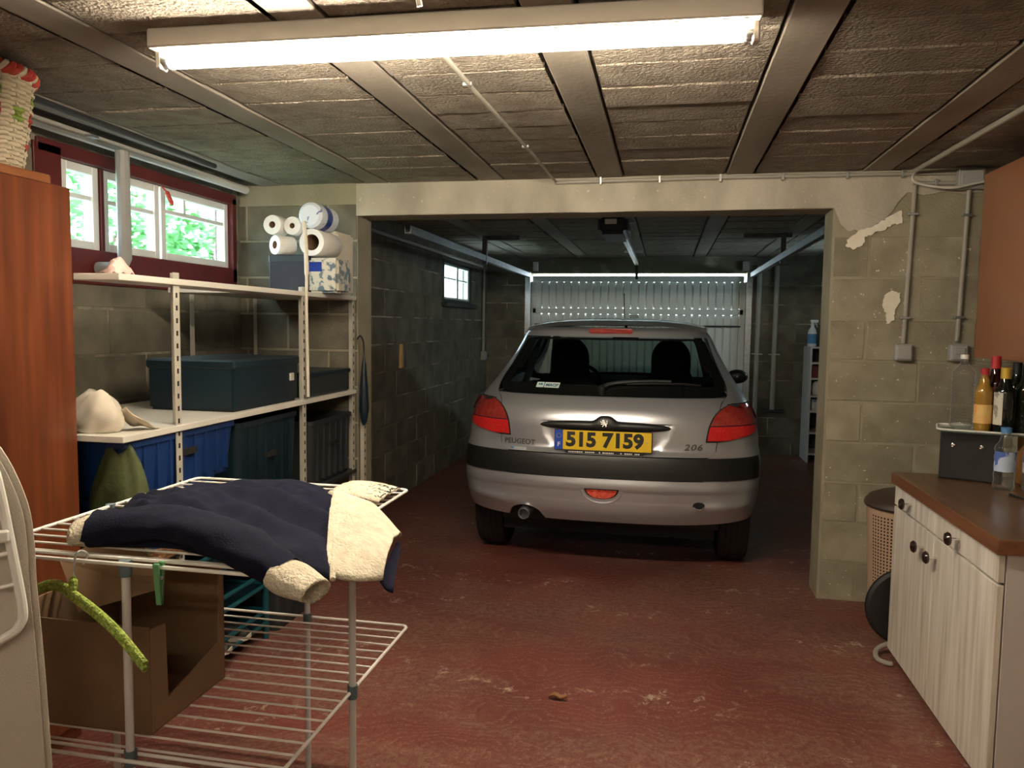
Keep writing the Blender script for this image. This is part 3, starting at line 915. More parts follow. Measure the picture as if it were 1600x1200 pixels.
yf = YW - 0.024
conduit('conduit', 'grey conduit running down to the left hand switch box on the pier', [(1.157, yf, 2.075), (1.155, yf, 1.94), (1.141, yf, 1.315)], 0.0105, [(1.155, yf, 1.938), (1.143, yf, 1.44)])
conduit('conduit', 'grey conduit running down from the junction box to the socket', [(1.397, yf, 2.06), (1.394, yf, 1.93), (1.381, yf, 1.33)], 0.0105, [(1.394, yf, 1.93), (1.384, yf, 1.445)])
conduit('conduit', 'grey conduit running along the top of the concrete lintel', [(-0.59, yf, 2.128), (0.3, yf, 2.134), (1.36, yf, 2.130)], 0.0095,
        [(x, yf, 2.131) for x in (-0.35, -0.05, 0.25, 0.55, 0.85, 1.1)], clip_axis='z')
conduit('conduit', 'short grey conduit stub between the left drop and the junction box', [(1.15, yf, 2.085), (1.345, yf, 2.082)], 0.009, [(1.25, yf, 2.084)], clip_axis='z')
conduit('conduit', 'grey conduit on the ceiling above the hanging cupboard', [(1.19, 2.4, 2.136), (1.165, 3.2, 2.136), (1.142, 4.03, 2.136)], 0.011)
t = conduit('conduit', 'thin grey conduit along the ceiling under the lamp', [(-0.637, 2.01, 2.138), (-0.63, 2.5, 2.138), (-0.60, 3.4, 2.138), (-0.585, 4.05, 2.130)], 0.007,
            [(-0.636, 2.42, 2.138), (-0.605, 3.28, 2.138)])


def wall_box(name, label, cat, c, sx, sz, d, m, plate=True, key=None):
    t = thing(name, label, cat, (c[0], YW - 0.006, c[1]))
    MB().box(-sx / 2, sx / 2, -d, 0, -sz / 2, sz / 2).build('housing', m, t, bevel=0.005)
    if plate:
        MB().box(-sx * .42, sx * .42, -d - 0.006, -d, -sz * .42, sz * .42).build('cover', m, t, bevel=0.003)
    if key:
        MB().box(-sx * .28, sx * .28, -d - 0.012, -d - 0.006, -sz * .10, sz * .28).build(key, m, t, bevel=0.002)
    return t


wall_box('switch_box', 'plain grey surface switch box on the pier, left of two', 'switch', (1.141, 1.272), 0.078, 0.080, 0.045, M['grey_box'])
wall_box('socket_box', 'grey surface socket with flap on the pier near the bottles', 'socket', (1.386, 1.275), 0.080, 0.080, 0.045, M['grey_box'], key='flap')
wall_box('junction_box', 'grey junction box at the top of the pier beside the hanging cupboard', 'junction box', (1.395, 2.095), 0.115, 0.095, 0.055, M['grey_box'])
o = MB().tube(bez([(1.142, 4.02, 2.128), (1.128, 4.0, 2.10), (1.15, 4.0, 2.075), (1.25, 3.995, 2.052), (1.33, 3.99, 2.052), (1.45, 3.99, 2.075), (1.60, 3.98, 2.06)]), 0.006, 8).build('cable', M['white_cable'])
tag(o, 'white cable looping across the top of the pier past the junction box', 'cable')
t = thing('ceiling_hook', 'small metal hook in the ceiling just in front of the lamp', 'hook', (-0.578, 1.70, CZ + 0.004))
MB().tube([(-0.012, -0.2, -0.012), (0, 0, -0.014), (0.004, 0.03, -0.014)], 0.008, 8).build('rod', M['conduit'], t)
MB().tube(bez([(0.004, 0.02, -0.012), (0.006, 0.03, -0.035), (0.008, 0.035, -0.052)]), 0.007, 8).build('tip', M['fixture'], t)

# dry leaf on the floor
mb = MB()
rows = []
for i in range(7):
    u = i / 6
    wd = 0.014 * math.sin(PI * min(u * 0.9 + 0.08, 1))
    rows.append([(-0.035 + 0.07 * u, wd * (j - 2) / 2 + 0.004 * math.sin(u * 5), 0.004 + 0.010 * abs(math.sin(u * 5)) + 0.003 * (j - 2) ** 2) for j in range(5)])
mb.grid(rows)
lf = mb.build('dry_leaf', M['leaf']); lf.location = (-0.352, 2.72, 0)
tag(lf, 'curled brown dry leaf lying on the red floor', 'leaf')
lf.modifiers.new('thick', 'SOLIDIFY').thickness = 0.001

# ================================================================== right hand side
# sideboard
SX, SY0, SY1, SZ = 0.965, 2.41, 3.44, 0.785
sb = thing('sideboard', 'white wood grain sideboard with brown top and dark knobs', 'sideboard', (SX, SY0, 0))
sw = SY1 - SY0
mb = MB()
mb.box(0.022, 0.60, 0.0, 0.02, 0.0, SZ - 0.045); mb.box(0.022, 0.60, sw - 0.02, sw, 0.0, SZ - 0.045)
mb.box(0.022, 0.60, 0.02, sw - 0.02, 0.03, 0.05); mb.box(0.58, 0.60, 0.02, sw - 0.02, 0.05, SZ - 0.045); mb.box(0.03, 0.58, 0.02, sw - 0.02, 0.635, 0.65)
mb.box(0.022, 0.58, sw * 0.5 - 0.01, sw * 0.5 + 0.01, 0.05, SZ - 0.045)
mb.box(0.06, 0.08, 0.02, sw - 0.02, 0.0, 0.03)
mb.build('carcass', M['carcass'], sb, smooth=False)
mb = MB(); mb.box(-0.012, 0.62, -0.015, sw + 0.012, SZ - 0.045, SZ)
mb.build('top', M['counter'], sb, bevel=0.003)
mb = MB(); mb.box(-0.0135, -0.012, -0.015, sw + 0.012, SZ - 0.0445, SZ - 0.002)
mb.box(-0.012, 0.62, -0.0165, -0.015, SZ - 0.0445, SZ - 0.002)
mb.build('edge_band', M['counter_edge'], sb, smooth=False)


def knob(parent, y, z, x=0.0):
    MB().lathe([(0.0045, x), (0.0045, x - 0.026)], 10, (0, y, z), 'x').build('knob_stem', M['chrome'], parent)
    MB().lathe([(0.007, x - 0.026), (0.021, x - 0.030), (0.023, x - 0.036), (0.018, x - 0.043), (0.003, x - 0.047)], 18, (0, y, z), 'x').build('knob', M['knob'], parent)


mid = 2.948 - SY0
for (a, b, ky) in ((0.004, mid - 0.002, 2.716 - SY0), (mid + 0.002, sw - 0.003, 3.222 - SY0)):
    d = MB().box(0, 0.018, a, b, 0.652, SZ - 0.05).build('drawer', M['laminate'], sb, bevel=0.0015)
    knob(d, ky, 0.697)
for (a, b, ky) in ((0.004, mid - 0.002, 2.914 - SY0), (mid + 0.002, sw - 0.003, 3.052 - SY0)):
    d = MB().box(0, 0.018, a, b, 0.030, 0.644).build('door', M['laminate'], sb, bevel=0.0015)
    knob(d, ky, 0.575)

# hanging cupboard
hc = thing('wall_cupboard', 'orange brown laminate cupboard hanging on the right wall', 'cupboard', (1.345, 2.75, 1.262))
MB().box(0.02, 0.312, 0, 0.995, 0, 0.80).build('carcass', M['orange_laminate'], hc, bevel=0.002)
MB().box(0, 0.018, 0.002, 0.993, 0.002, 0.798).build('door', M['orange_laminate'], hc, bevel=0.002)

# black drawer box, tray and bottles
bb = thing('drawer_box', 'small black drawer box with two steel knobs on the sideboard', 'drawer box', (1.10, 3.355, SZ), -0.40)
MB().box(0, 0.215, 0, 0.115, 0, 0.198).build('body', M['black'], bb, bevel=0.003)
d = MB().box(0.005, 0.210, -0.006, 0, 0.006, 0.192).build('drawer', M['black'], bb, bevel=0.0015)
for kx in (0.048, 0.145):
    MB().lathe([(0.004, -0.006), (0.004, -0.018), (0.008, -0.020), (0.008, -0.026), (0.003, -0.028)], 12, (kx, 0, 0.142), 'y').build('knob', M['chrome'], d)
tr = thing('serving_tray', 'smoky glass tray with a white rim on the black drawer box', 'tray', (1.285, 3.315, SZ + 0.199), -0.30)


def rrect(a, b, r, n=5):
    out = []
    for cx, cy, s in ((a - r, b - r, 0), (-a + r, b - r, 1), (-a + r, -b + r, 2), (a - r, -b + r, 3)):
        for k in range(n + 1):
            an = s * PI / 2 + k / n * PI / 2
            out.append((cx + r * math.cos(an), cy + r * math.sin(an)))
    return out


MB().prism(rrect(0.20, 0.10, 0.03), 0.006).build('base', M['tray_glass'], tr, smooth=False)
MB().tube([(x, y, 0.009) for x, y in rrect(0.202, 0.102, 0.03)], 0.004, 8, closed=True).build('rim', M['cap_white'], tr)


def bottle(name, label, loc, H, r, neck, mbody, mcap, mlabel=None, caph=0.03, lab=(0.25, 0.55), shoulder=0.62, ribs=0, group=None, lab_ang=None, capr=1.15):
    t = thing(name, label, 'bottle', loc, 0, group)
    pr = [(r * 0.85, 0), (r, 0.008)]
    zs = H * shoulder
    if ribs:
        for k in range(ribs):
            z = 0.02 + (zs - 0.02) * k / ribs
            pr += [(r, z), (r * 0.93, z + (zs - .02) / ribs * 0.5)]
    pr += [(r, zs), (r * 0.93, zs + (H - zs) * 0.12), (r * 0.62, zs + (H - zs) * 0.32), (neck * 1.1, zs + (H - zs) * 0.55), (neck, H * 0.86), (neck, H - caph * 0.9)]
    MB().lathe(pr, 22).build('body', M[mbody], t, angle=50)
    MB().lathe([(neck * capr, H - caph), (neck * capr, H - 0.002), (neck * capr * .9, H)], 16).build('cap', M[mcap], t)
    if mlabel:
        mb = MB()
        rows = []
        a0, a1 = lab_ang or (0, 2 * PI)
        for z in (H * lab[0], H * lab[1]):
            rows.append([((r + 0.0012) * math.cos(a0 + (a1 - a0) * k / 24), (r + 0.0012) * math.sin(a0 + (a1 - a0) * k / 24), z) for k in range(25)])
        mb.grid(rows).build('label', M[mlabel], t)
    return t


TZ = SZ + 0.206
bottle('plastic_bottle', 'tall empty clear ribbed plastic bottle with white cap on the tray', (1.180, 3.375, TZ), 0.295, 0.043, 0.013, 'pet', 'cap_white', None, 0.018, ribs=16, shoulder=0.74)
bottle('oil_bottle', 'golden oil bottle with red cap and orange label on the tray', (1.232, 3.305, TZ), 0.245, 0.031, 0.013, 'oil', 'cap_red', 'label_orange', 0.025, lab=(0.12, 0.42))
bottle('vinegar_bottle', 'dark red bottle with tall red capsule behind the gold capped bottle', (1.292, 3.365, TZ), 0.292, 0.032, 0.015, 'wine_glass', 'cap_red', 'label_red', 0.050, lab=(0.15, 0.58))
bottle('wine_bottle', 'black glass bottle with yellow gold cap at the tray front', (1.290, 3.265, TZ), 0.250, 0.034, 0.0155, 'dark_glass', 'cap_gold', 'label_white', 0.042, lab=(0.12, 0.62), lab_ang=(2.6, 4.2))
bottle('wine_bottle', 'black glass bottle with dark top at the right of the row', (1.368, 3.275, TZ), 0.262, 0.036, 0.014, 'dark_glass', 'ink', None, 0.05, shoulder=0.62)
bottle('wine_bottle', 'black glass bottle half hidden behind the two dark bottles', (1.365, 3.355, TZ), 0.268, 0.034, 0.014, 'dark_glass', 'ink', None, 0.05, shoulder=0.62)
bottle('wine_bottle', 'green black bottle with pale label at the picture edge', (1.440, 3.255, TZ), 0.30, 0.036, 0.014, 'dark_glass', 'ink', 'label_white', 0.05, lab=(0.10, 0.42), shoulder=0.60)
for lx, ly, lab in ((1.268, 3.175, 'small clear water bottle with blue cap beside the black drawer box'), (1.362, 3.165, 'small clear water bottle with blue label at the right edge')):
    bottle('water_bottle', lab, (lx, ly, SZ), 0.235, 0.036, 0.016, 'pet', 'cap_blue', 'label_blue', 0.02, lab=(0.30, 0.62), shoulder=0.66, ribs=4, lab_ang=(3.2, 5.9))
t = thing('cutting_board', 'orange tan wooden board lying behind the water bottles', 'board', (1.42, 3.29, SZ))
MB().box(-0.055, 0.09, -0.04, 0.03, 0, 0.197).build('block', M['tan_board'], t, bevel=0.006)
o = MB().tube(bez([(1.245, 3.06, SZ + 0.004), (1.26, 3.0, SZ + 0.004), (1.275, 2.95, SZ + 0.004), (1.31, 2.915, SZ + 0.004)]), 0.004, 8).build('cable', M['cable'])
tag(o, 'short black cable lying on the brown sideboard top', 'cable')
# small tan basket at the edge
t = thing('wicker_basket', 'tan wicker basket at the right edge of the sideboard top', 'basket', (1.335, 2.79, SZ))
mb = MB()
for k in range(9):
    z = 0.008 + k * 0.0125
    rr = 0.075 + 0.030 * (k / 8)
    mb.tube([((rr + 0.003 * math.cos(a * 12 + k * PI)) * math.cos(a), (rr + 0.003 * math.cos(a * 12 + k * PI)) * math.sin(a), z) for a in [2 * PI * q / 72 for q in range(72)]], 0.0065, 6, closed=True)
mb.build('weave', M['tan_wicker'], t)
MB().lathe([(0.002, 0.004), (0.074, 0.004), (0.074, 0.012), (0.002, 0.012)], 24).build('base', M['tan_wicker'], t)
mb = MB()
mb.tube([(0.108 * math.cos(a), 0.108 * math.sin(a), 0.118 + 0.004 * math.sin(a * 14)) for a in [2 * PI * q / 72 for q in range(72)]], 0.009, 6, closed=True)
mb.build('rim', M['tan_wicker'], t)

# laundry hamper
HX, HY = 1.135, 3.845
hp = thing('laundry_hamper', 'beige perforated plastic laundry hamper with brown lid', 'hamper', (HX, HY, 0))
HH = 0.565
mb = MB()


def hr(z):
    return 0.145 + 0.028 * z / HH


na, nz = 64, 30
zr = [0.06 + (HH - 0.10) * k / nz for k in range(nz + 1)]
for i in range(nz):
    for j in range(na):
        a0, a1 = 2 * PI * j / na, 2 * PI * (j + 1) / na
        am = (a0 + a1) / 2
        face = (j % 16) not in (0, 1, 2, 15)          # perforated panels between plain strips
        za, zb = zr[i], zr[i + 1]
        def pt(a, z):
            return (hr(z) * math.cos(a), hr(z) * math.sin(a), z)
        if not face:
            mb.add([pt(a0, za), pt(a1, za), pt(a1, zb), pt(a0, zb)], [(0, 1, 2, 3)]); continue
        f, g = 0.26, 0.24
        b0, b1 = a0 + (a1 - a0) * f, a1 - (a1 - a0) * f
        c0, c1 = za + (zb - za) * g, zb - (zb - za) * g
        mb.add([pt(a0, za), pt(a1, za), pt(a1, zb), pt(a0, zb), pt(b0, c0), pt(b1, c0), pt(b1, c1), pt(b0, c1)],
               [(0, 1, 5, 4), (1, 2, 6, 5), (2, 3, 7, 6), (3, 0, 4, 7)])
mb.lathe([(hr(0), 0), (hr(0.06), 0.06)], na, caps=False)
mb.lathe([(hr(HH - .04), HH - 0.04), (hr(HH), HH)], na, caps=False)
mb.lathe([(0.002, 0.01), (hr(0.01), 0.01)], na, caps=False)
o = mb.build('body', M['hamper'], hp)
MB().lathe([(0.135, 0.02), (0.152, HH - 0.02)], 40).build('dark_inside', M['hole'], hp)  # near-black core, the shade inside the hamper put into its colour
MB().lathe([(0.183, HH - 0.012), (0.187, HH - 0.002), (0.183, HH + 0.012), (0.165, HH + 0.035), (0.12, HH + 0.055), (0.05, HH + 0.062), (0.003, HH + 0.063)], 40).build('lid', M['hamper_lid'], hp)

# folded round stool between hamper and sideboard
st = thing('folding_stool', 'black round seat on a grey tube foot tucked behind the sideboard', 'stool', (1.06, 3.51, 0))
MB().lathe([(0.003, -0.022), (0.16, -0.022), (0.172, -0.012), (0.175, 0.0), (0.170, 0.012), (0.155, 0.02), (0.003, 0.022)], 40, (0, 0, 0.185), 'y').build('seat', M['black_rubber'], st)
mb = MB()
mb.tube(bez([(0.06, 0.0, 0.15), (0.0, -0.03, 0.045), (-0.09, -0.06, 0.04), (-0.145, -0.10, 0.025), (-0.155, -0.16, 0.012), (-0.125, -0.20, 0.012), (-0.110, -0.20, 0.012)]), 0.010, 8)
mb.tube([(0.10, 0.02, 0.18), (0.10, 0.09, 0.012)], 0.009, 8)
mb.build('foot', M['conduit'], st)

# ================================================================== left hand side
# wardrobe
WX, WY0, WY1, WZ = -1.85, 0.95, 2.14, 1.795
wd = thing('wardrobe', 'tall varnished mahogany wardrobe against the left wall', 'wardrobe', ((WX + XL) / 2 + 0.012, (WY0 + WY1) / 2, 0))
hx, hy = (WX - XL - 0.024) / 2, (WY1 - WY0) / 2
MB().box(-hx, hx - 0.02, -hy, hy, 0.0, WZ).build('carcass', M['mahogany'], wd, bevel=0.003)
for a, b in ((-hy + 0.003, -0.003), (0.003, hy - 0.003)):
    MB().box(hx - 0.02, hx, a, b, 0.06, WZ - 0.004).build('door', M['mahogany'], wd, bevel=0.003)
MB().box(-hx, hx - 0.03, -hy, hy - 0.045, WZ, WZ + 0.03).build('top_board', M['mahogany_edge'], wd, bevel=0.004)

# red and cream rush basket on the wardrobe
bk = thing('rush_basket', 'tall cream woven basket with red braided rim on the wardrobe', 'basket', (-2.055, 1.985, WZ + 0.033))
BH = 0.285


def br(z):
    u = z / BH
    return 0.122 + 0.038 * u + 0.004 * math.sin(u * 3)


cream, red, green = MB(), MB(), MB()
NR = 21
for k in range(NR):
    z = 0.006 + (BH - 0.03) * k / (NR - 1)
    for q0 in range(0, 96, 4):
        u = k / NR
        which = cream
        a_mid = 2 * PI * (q0 + 2) / 96
        sect = int((a_mid / (2 * PI)) * 8 + 0.45) % 2
        if 0.50 < u < 0.64 and sect == 1:
            which = red
        elif 0.72 < u < 0.84 and sect == 1:
            which = green
        elif 0.20 < u < 0.32 and (q0 // 4) % 2 == 0 and sect == 1:
            which = red
        elif 0.50 < u < 0.62 and sect == 0 and (q0 // 4) % 3 == 0:
            which = green
        P_ = []
        for q in range(q0, q0 + 5):
            a = 2 * PI * q / 96
            rr = br(z) + 0.0050 * math.cos(a * 16 + k * PI)
            P_.append((rr * math.cos(a), rr * math.sin(a), z + 0.002 * math.sin(a * 32)))
        which.tube(P_, 0.0076, 6, caps=False)
cream.build('weave', M['rush_cream'], bk)
red.build('red_weave', M['rush_red'], bk)['kind'] = 'stuff'
green.build('green_weave', M['rush_green'], bk)['kind'] = 'stuff'
MB().lathe([(0.002, 0), (0.118, 0), (0.118, 0.01), (br(BH) - 0.014, BH - 0.01), (br(BH) - 0.02, BH - 0.01), (0.11, 0.014), (0.002, 0.014)], 32).build('lining', M['rush_cream'], bk)
mb, mb2 = MB(), MB()
for s in range(3):
    P_ = []
    for q in range(180):
        a = 2 * PI * q / 180
        ph = a * 16 + s * 2 * PI / 3
        rr = br(BH) + 0.003 + 0.011 * math.cos(ph)
        P_.append((rr * math.cos(a), rr * math.sin(a), BH - 0.004 + 0.013 * math.sin(ph)))
    (mb if s < 2 else mb2).tube(P_, 0.0095 if s < 2 else 0.0075, 6, closed=True)
mb.build('rim', M['rush_red'], bk)
mb2.build('rim_strand', M['rush_cream'], bk)

# pipes at the top of the left wall
o = conduit('drain_pipe', 'white pipe along the top of the left wall above the window', [(-2.33, 1.2, 2.122), (-2.33, 4.0, 2.115)], 0.022, [(-2.33, 2.78, 2.118)], m='white_cable')
o = conduit('curtain_rail', 'thin dark rail hanging under the ceiling above the wardrobe', [(-2.05, 1.7, 2.105), (-2.08, 3.3, 2.10)], 0.012, [], m='dark_metal')
MB().box(-0.02, 0.0, 0.30, 0.32, 0.0, 0.045).build('hanger', M['dark_metal'], o)
o['category'] = 'rail'
conduit('drain_pipe', 'grey vertical pipe crossing the window between left and middle panes', [(-2.27, 2.92, 2.09), (-2.27, 2.92, 1.64), (-2.285, 2.92, 1.615), (-2.31, 2.92, 1.60), (-2.40, 2.92, 1.60)], 0.028, [], m='grey_box')
o = MB().tube(bez([(-2.385, 3.34, 2.02), (-2.37, 3.36, 1.99), (-2.38, 3.385, 1.975), (-2.37, 3.40, 1.94)], 6), [0.004] * 5 + [0.011] * 8 + [0.012] * 4 + [0.006] * 2, 8).build('ribbon', M['rush_red'])
tag(o, 'small red ribbon hanging between middle and right window panes', 'ribbon')

# ---- metal shelving
SFX = -1.71
sh = thing('shelving_unit', 'cream perforated metal shelving along the left wall with long boards', 'shelves', (SFX, 2.16, 0))


def upright(p0, p1, parent, w_=0.034, hol=True):
    """slotted L-angle from p0 (bottom) to height p1, at local x,y; the slots face the room"""
    x, y, zb = p0
    mb = MB()
    mb.box(x - 0.003, x, y - w_ / 2, y + w_ / 2, zb, p1)
    mb.box(x - w_, x - 0.003, y + w_ / 2 - 0.003, y + w_ / 2, zb, p1)
    u = mb.build('upright', M['cream_metal'], parent, smooth=False)
    hb = MB()
    z = zb + 0.03
    while z < p1 - 0.03:
        hb.prism([(-0.005, -0.009), (0.005, -0.009), (0.005, 0.009), (-0.005, 0.009)], 0.0006, Matrix.Translation((x, y, z)) @ Matrix.Rotation(PI / 2, 4, 'Y') @ Matrix.Rotation(PI / 2, 4, 'Z'))
        z += 0.045
    hb.build('slots', M['hole'], u, smooth=False)
    return u


for yy in (2.462, 3.445, 4.045):
    upright((0.0, yy - 2.16, 0.0), 1.55 if yy < 3.9 else 1.53, sh)
    mb = MB(); mb.box(-0.60, -0.597, yy - 2.177, yy - 2.143, 0, 1.53)
    mb.build('upright', M['cream_metal'], sh, smooth=False)
MB().box(-0.16, 0.008, 0.0, 0.958, 1.506, 1.528).build('shelf', M['white_shelf'], sh, bevel=0.002)
for z, m, y0 in ((1.528, 'white_shelf', 0.96), (1.005, 'white_shelf', 0.0), (0.555, 'dark_grey', 0.10)):
    MB().box(-0.50 if z > 1.2 else -0.66, 0.008, y0, 1.91, z - 0.022, z).build('shelf', M[m], sh, bevel=0.002)
mb = MB()
mb.bar((0.004, 0.29, 0.540), (-0.30, 0.29, 0.50), 0.004, 0.03)
mb.build('brace', M['cream_metal'], sh)
upright((0.06, 4.066 - 2.16, 0.0), 0.86, sh)
# rolls and packs on the top shelf
TSZ = 1.529


def roll(label, x, y, z, r, hole, ln, m='paper', ang=0.0, wrap=None):
    t = thing('paper_roll', label, 'paper roll', (x, y, z), ang, None)
    MB().lathe([(hole, 0), (r * .97, 0), (r, 0.004), (r, ln - 0.004), (r * .97, ln), (hole, ln)], 28, (0, 0, 0), 'y', caps=False).build('sheet_roll', M[m], t)
    MB().lathe([(hole, 0.002), (hole, ln - 0.002)], 18, (0, 0, 0), 'y', caps=False).build('core', M['cardboard'], t)
    if hole < 0.03:
        MB().lathe([(hole, ln * .7), (0.001, ln * .7)], 18, (0, 0, 0), 'y', caps=False).build('core_end', M['hole'], t)
    return t


ry = 3.60
box1 = thing('navy_box', 'dark navy card box under the toilet rolls on the top shelf', 'box', (-1.875, ry + 0.09, TSZ))
MB().box(-0.105, 0.095, -0.08, 0.08, 0, 0.165).build('body', M['navy_box'], box1, bevel=0.004)
MB().box(-0.107, 0.097, -0.082, 0.082, 0.152, 0.19).build('lid', M['dark_grey'], box1, bevel=0.004)
roll('white toilet roll lying on the navy box, its hole hidden', -1.945, ry + 0.005, TSZ + 0.19 + 0.049, 0.049, 0.02, 0.10, ang=-0.5)
roll('white toilet roll with round hole at the top left of the pile', -1.955, ry, TSZ + 0.339, 0.049, 0.017, 0.10)
roll('white toilet roll second from left on top of the pile', -1.857, ry + 0.02, TSZ + 0.335, 0.046, 0.014, 0.10)
roll('fat white kitchen roll with a wide dark hole, below the wrapped pack', -1.745, ry + 0.005, TSZ + 0.250, 0.068, 0.040, 0.22)
pk = thing('paper_pack', 'white and blue wrapped paper roll pack on top of the pile', 'pack', (-1.752, ry, TSZ + 0.384), 0)
MB().lathe([(0.003, 0), (0.05, 0), (0.064, 0.012), (0.066, 0.06), (0.066, 0.20), (0.05, 0.215), (0.003, 0.216)], 26, (0, 0, 0), 'y').build('wrap', M['pack_white'], pk)
MB().lathe([(0.0665, 0.07), (0.0665, 0.13)], 26, (0, 0, 0), 'y', caps=False).build('blue_band', M['pack_blue'], pk)
pb = thing('paper_pack', 'flat pack with blue band standing on the shelf beside the navy box', 'pack', (-1.715, ry + 0.10, TSZ))
MB().box(-0.055, 0.105, -0.085, 0.085, 0, 0.175).build('wrap', M['pack_mix'], pb, bevel=0.012, seg=2)
MB().box(-0.057, 0.020, -0.088, 0.0, 0.105, 0.155).build('blue_band', M['pack_blue'], pb, bevel=0.004)
pc = thing('paper_pack', 'cream printed pack at the far right end of the top shelf', 'pack', (-1.70, ry + 0.33, TSZ))
MB().box(-0.06, 0.0, -0.12, 0.1, 0, 0.33).build('wrap', M['cream_cloth'], pc, bevel=0.012, seg=2)
MB().box(-0.062, 0.002, -0.122, 0.0, 0.05, 0.14).build('printed_label', M['pack_mix'], pc, bevel=0.003)
o = MB().tube(bez([(-1.703, 3.44, 1.86), (-1.695, 3.44, 1.75), (-1.69, 3.438, 1.6), (-1.695, 3.443, 1.45), (-1.69, 3.44, 1.2), (-1.688, 3.44, 1.02)]), [0.011] * 24 + [0.008] * 37, 8).build('strap', M['cream_cloth'])
tag(o, 'cream webbing strap hanging down from the paper rolls past the shelves', 'strap')
mb = MB()
rows = []
for i in range(9):
    rows.append([(-1.80 + 0.03 * j / 8 * 2, 2.19 + 0.11 * i / 8, TSZ + 0.003 + 0.055 * math.sin(PI * i / 8) * math.sin(PI * j / 8) + 0.006 * math.sin(i * 2.1 + j)) for j in range(9)])
o = mb.grid(rows).build('cloth', M['pink']); tag(o, 'small pale pink cloth on the top shelf beside the wardrobe', 'cloth')
o.modifiers.new('thick', 'SOLIDIFY').thickness = 0.004


def soft_bag(name, label, cat, loc, sx, sy, sz, m, seed, group=None):
    rr = random.Random(seed)
    t = thing(name, label, cat, loc, 0, group)
    mb = MB()
    rows = []
    ph = [rr.uniform(0, 6) for _ in range(6)]
    for i in range(15):
        v = i / 14
        row = []
        for j in range(32):
            a = 2 * PI * j / 32
            s = (math.sin(PI * (0.10 + 0.86 * v)) ** 0.45) * (1 - 0.35 * v)
            k = 1 + 0.10 * math.sin(3 * a + ph[0] + v * 4) + 0.06 * math.sin(7 * a + ph[1] - v * 6)
            row.append((sx * s * k * math.cos(a), sy * s * k * math.sin(a), sz * v * (1 + 0.06 * math.sin(2 * a + ph[2]))))
        rows.append(row)
    mb.grid(rows, closed=True)
    n = len(rows[0])
    mb.f.append(tuple(range(n - 1, -1, -1))); mb.f.append(tuple(range(14 * n, 15 * n)))
    mb.build('bag_body', M[m], t, angle=60)
    return t


t = soft_bag('cloth_bag', 'crumpled cream bag with red print on the second shelf', 'bag', (-1.86, 2.235, 1.006), 0.11, 0.075, 0.135, 'cream_cloth', 4)
rows = []
for i in range(7):
    u = i / 6
    rows.append([(-1.80 + 0.085 * j / 5, 2.255 + 0.10 * u + 0.006 * math.sin(j * 1.3), 1.012 + 0.075 * (1 - u) ** 1.5 * (1 - 0.6 * abs(j / 5 - 0.4)) + 0.004 * math.sin(u * 7 + j)) for j in range(6)])
o = MB().grid(rows).build('bag_flap', M['bag_print'], None); o.parent = t; o.location = (1.86, -2.235, -1.006); o.modifiers.new('thick', 'SOLIDIFY').thickness = 0.003


def crate(name, label, loc, sx, sy, sz, m, wall=0.006, ribs=True, cat='crate', group=None, rimw=0.014, taper=0.92):
    """open-topped moulded box with rim, handles and corner ribs; origin at centre of base"""
    t = thing(name, label, cat, loc, 0, group)
    mb = MB()

    def ring(k, z):
        return [(x * k, y * k, z) for x, y in rrect(sx / 2, sy / 2, min(sx, sy) * 0.08, 4)]
    rows = [ring(0.02, 0.0), ring(taper, 0.0), ring(1.0, sz), ring(1.0 - 2 * wall / min(sx, sy), sz), ring(taper - 2 * wall / min(sx, sy), wall), ring(0.02, wall)]
    mb.grid(rows, closed=True)
    b = mb.build('shell', m, t, angle=40)
    mb = MB()
    P_ = [(x, y) for x, y in rrect(sx / 2 + 0.002, sy / 2 + 0.002, min(sx, sy) * 0.08, 4)]
    n = len(P_)
    rows = [[(x * a, y * a, z) for x, y in P_] for a, z in ((0.985, sz - 0.022), (1 + rimw, sz - 0.022), (1 + rimw, sz), (0.985, sz), (0.985, sz - 0.022))]
    mb.grid(rows, closed=True).build('rim', m, t, smooth=False)
    if ribs:
        mb = MB()
        for s in (-1, 1):
            k = max(3, int(sy / 0.07))
            for i in range(1, k):
                y = -sy / 2 + sy * i / k
                mb.box(s * sx / 2 * taper, s * (sx / 2 + 0.004), y - 0.004, y + 0.004, 0.02, sz - 0.02)
        mb.build('ribs', m, t, smooth=False)['kind'] = 'stuff'
        mb = MB()
        mb.box(sx / 2 * (taper + 0.06), sx / 2 + 0.006, -0.045, 0.045, sz * 0.55, sz * 0.55 + 0.025)
        mb.build('hand_grip', M['hole'], t, smooth=False)
    return t


crate('storage_crate', 'blue plastic crate under the second shelf, top of its stack', (-1.93, 2.53, 0.775), 0.42, 0.64, 0.205, M['blue'])
crate('storage_crate', 'darker blue plastic crate beneath the upper blue crate', (-1.94, 2.47, 0.556), 0.42, 0.50, 0.217, M['blue'])
crate('storage_bin', 'dark teal tall bin on the third shelf right of the blue crates', (-1.93, 3.15, 0.556), 0.40, 0.52, 0.40, M['dark_teal'], cat='bin')
crate('storage_bin', 'charcoal bin with teal rim at the end of the third shelf', (-1.90, 3.77, 0.556), 0.38, 0.50, 0.33, M['dark_grey'], cat='bin')
bx = thing('storage_box', 'dark teal lidded box on the second shelf between two uprights', 'box', (-1.93, 3.14, 1.006))
MB().box(-0.20, 0.20, -0.28, 0.28, 0, 0.19).build('body', M['dark_teal'], bx, bevel=0.012, seg=2)
MB().box(-0.207, 0.207, -0.287, 0.287, 0.175, 0.215).build('lid', M['dark_teal'], bx, bevel=0.008)
MB().box(0.200, 0.209, 0.19, 0.225, 0.10, 0.135).build('latch', M['cream_metal'], bx, bevel=0.002)
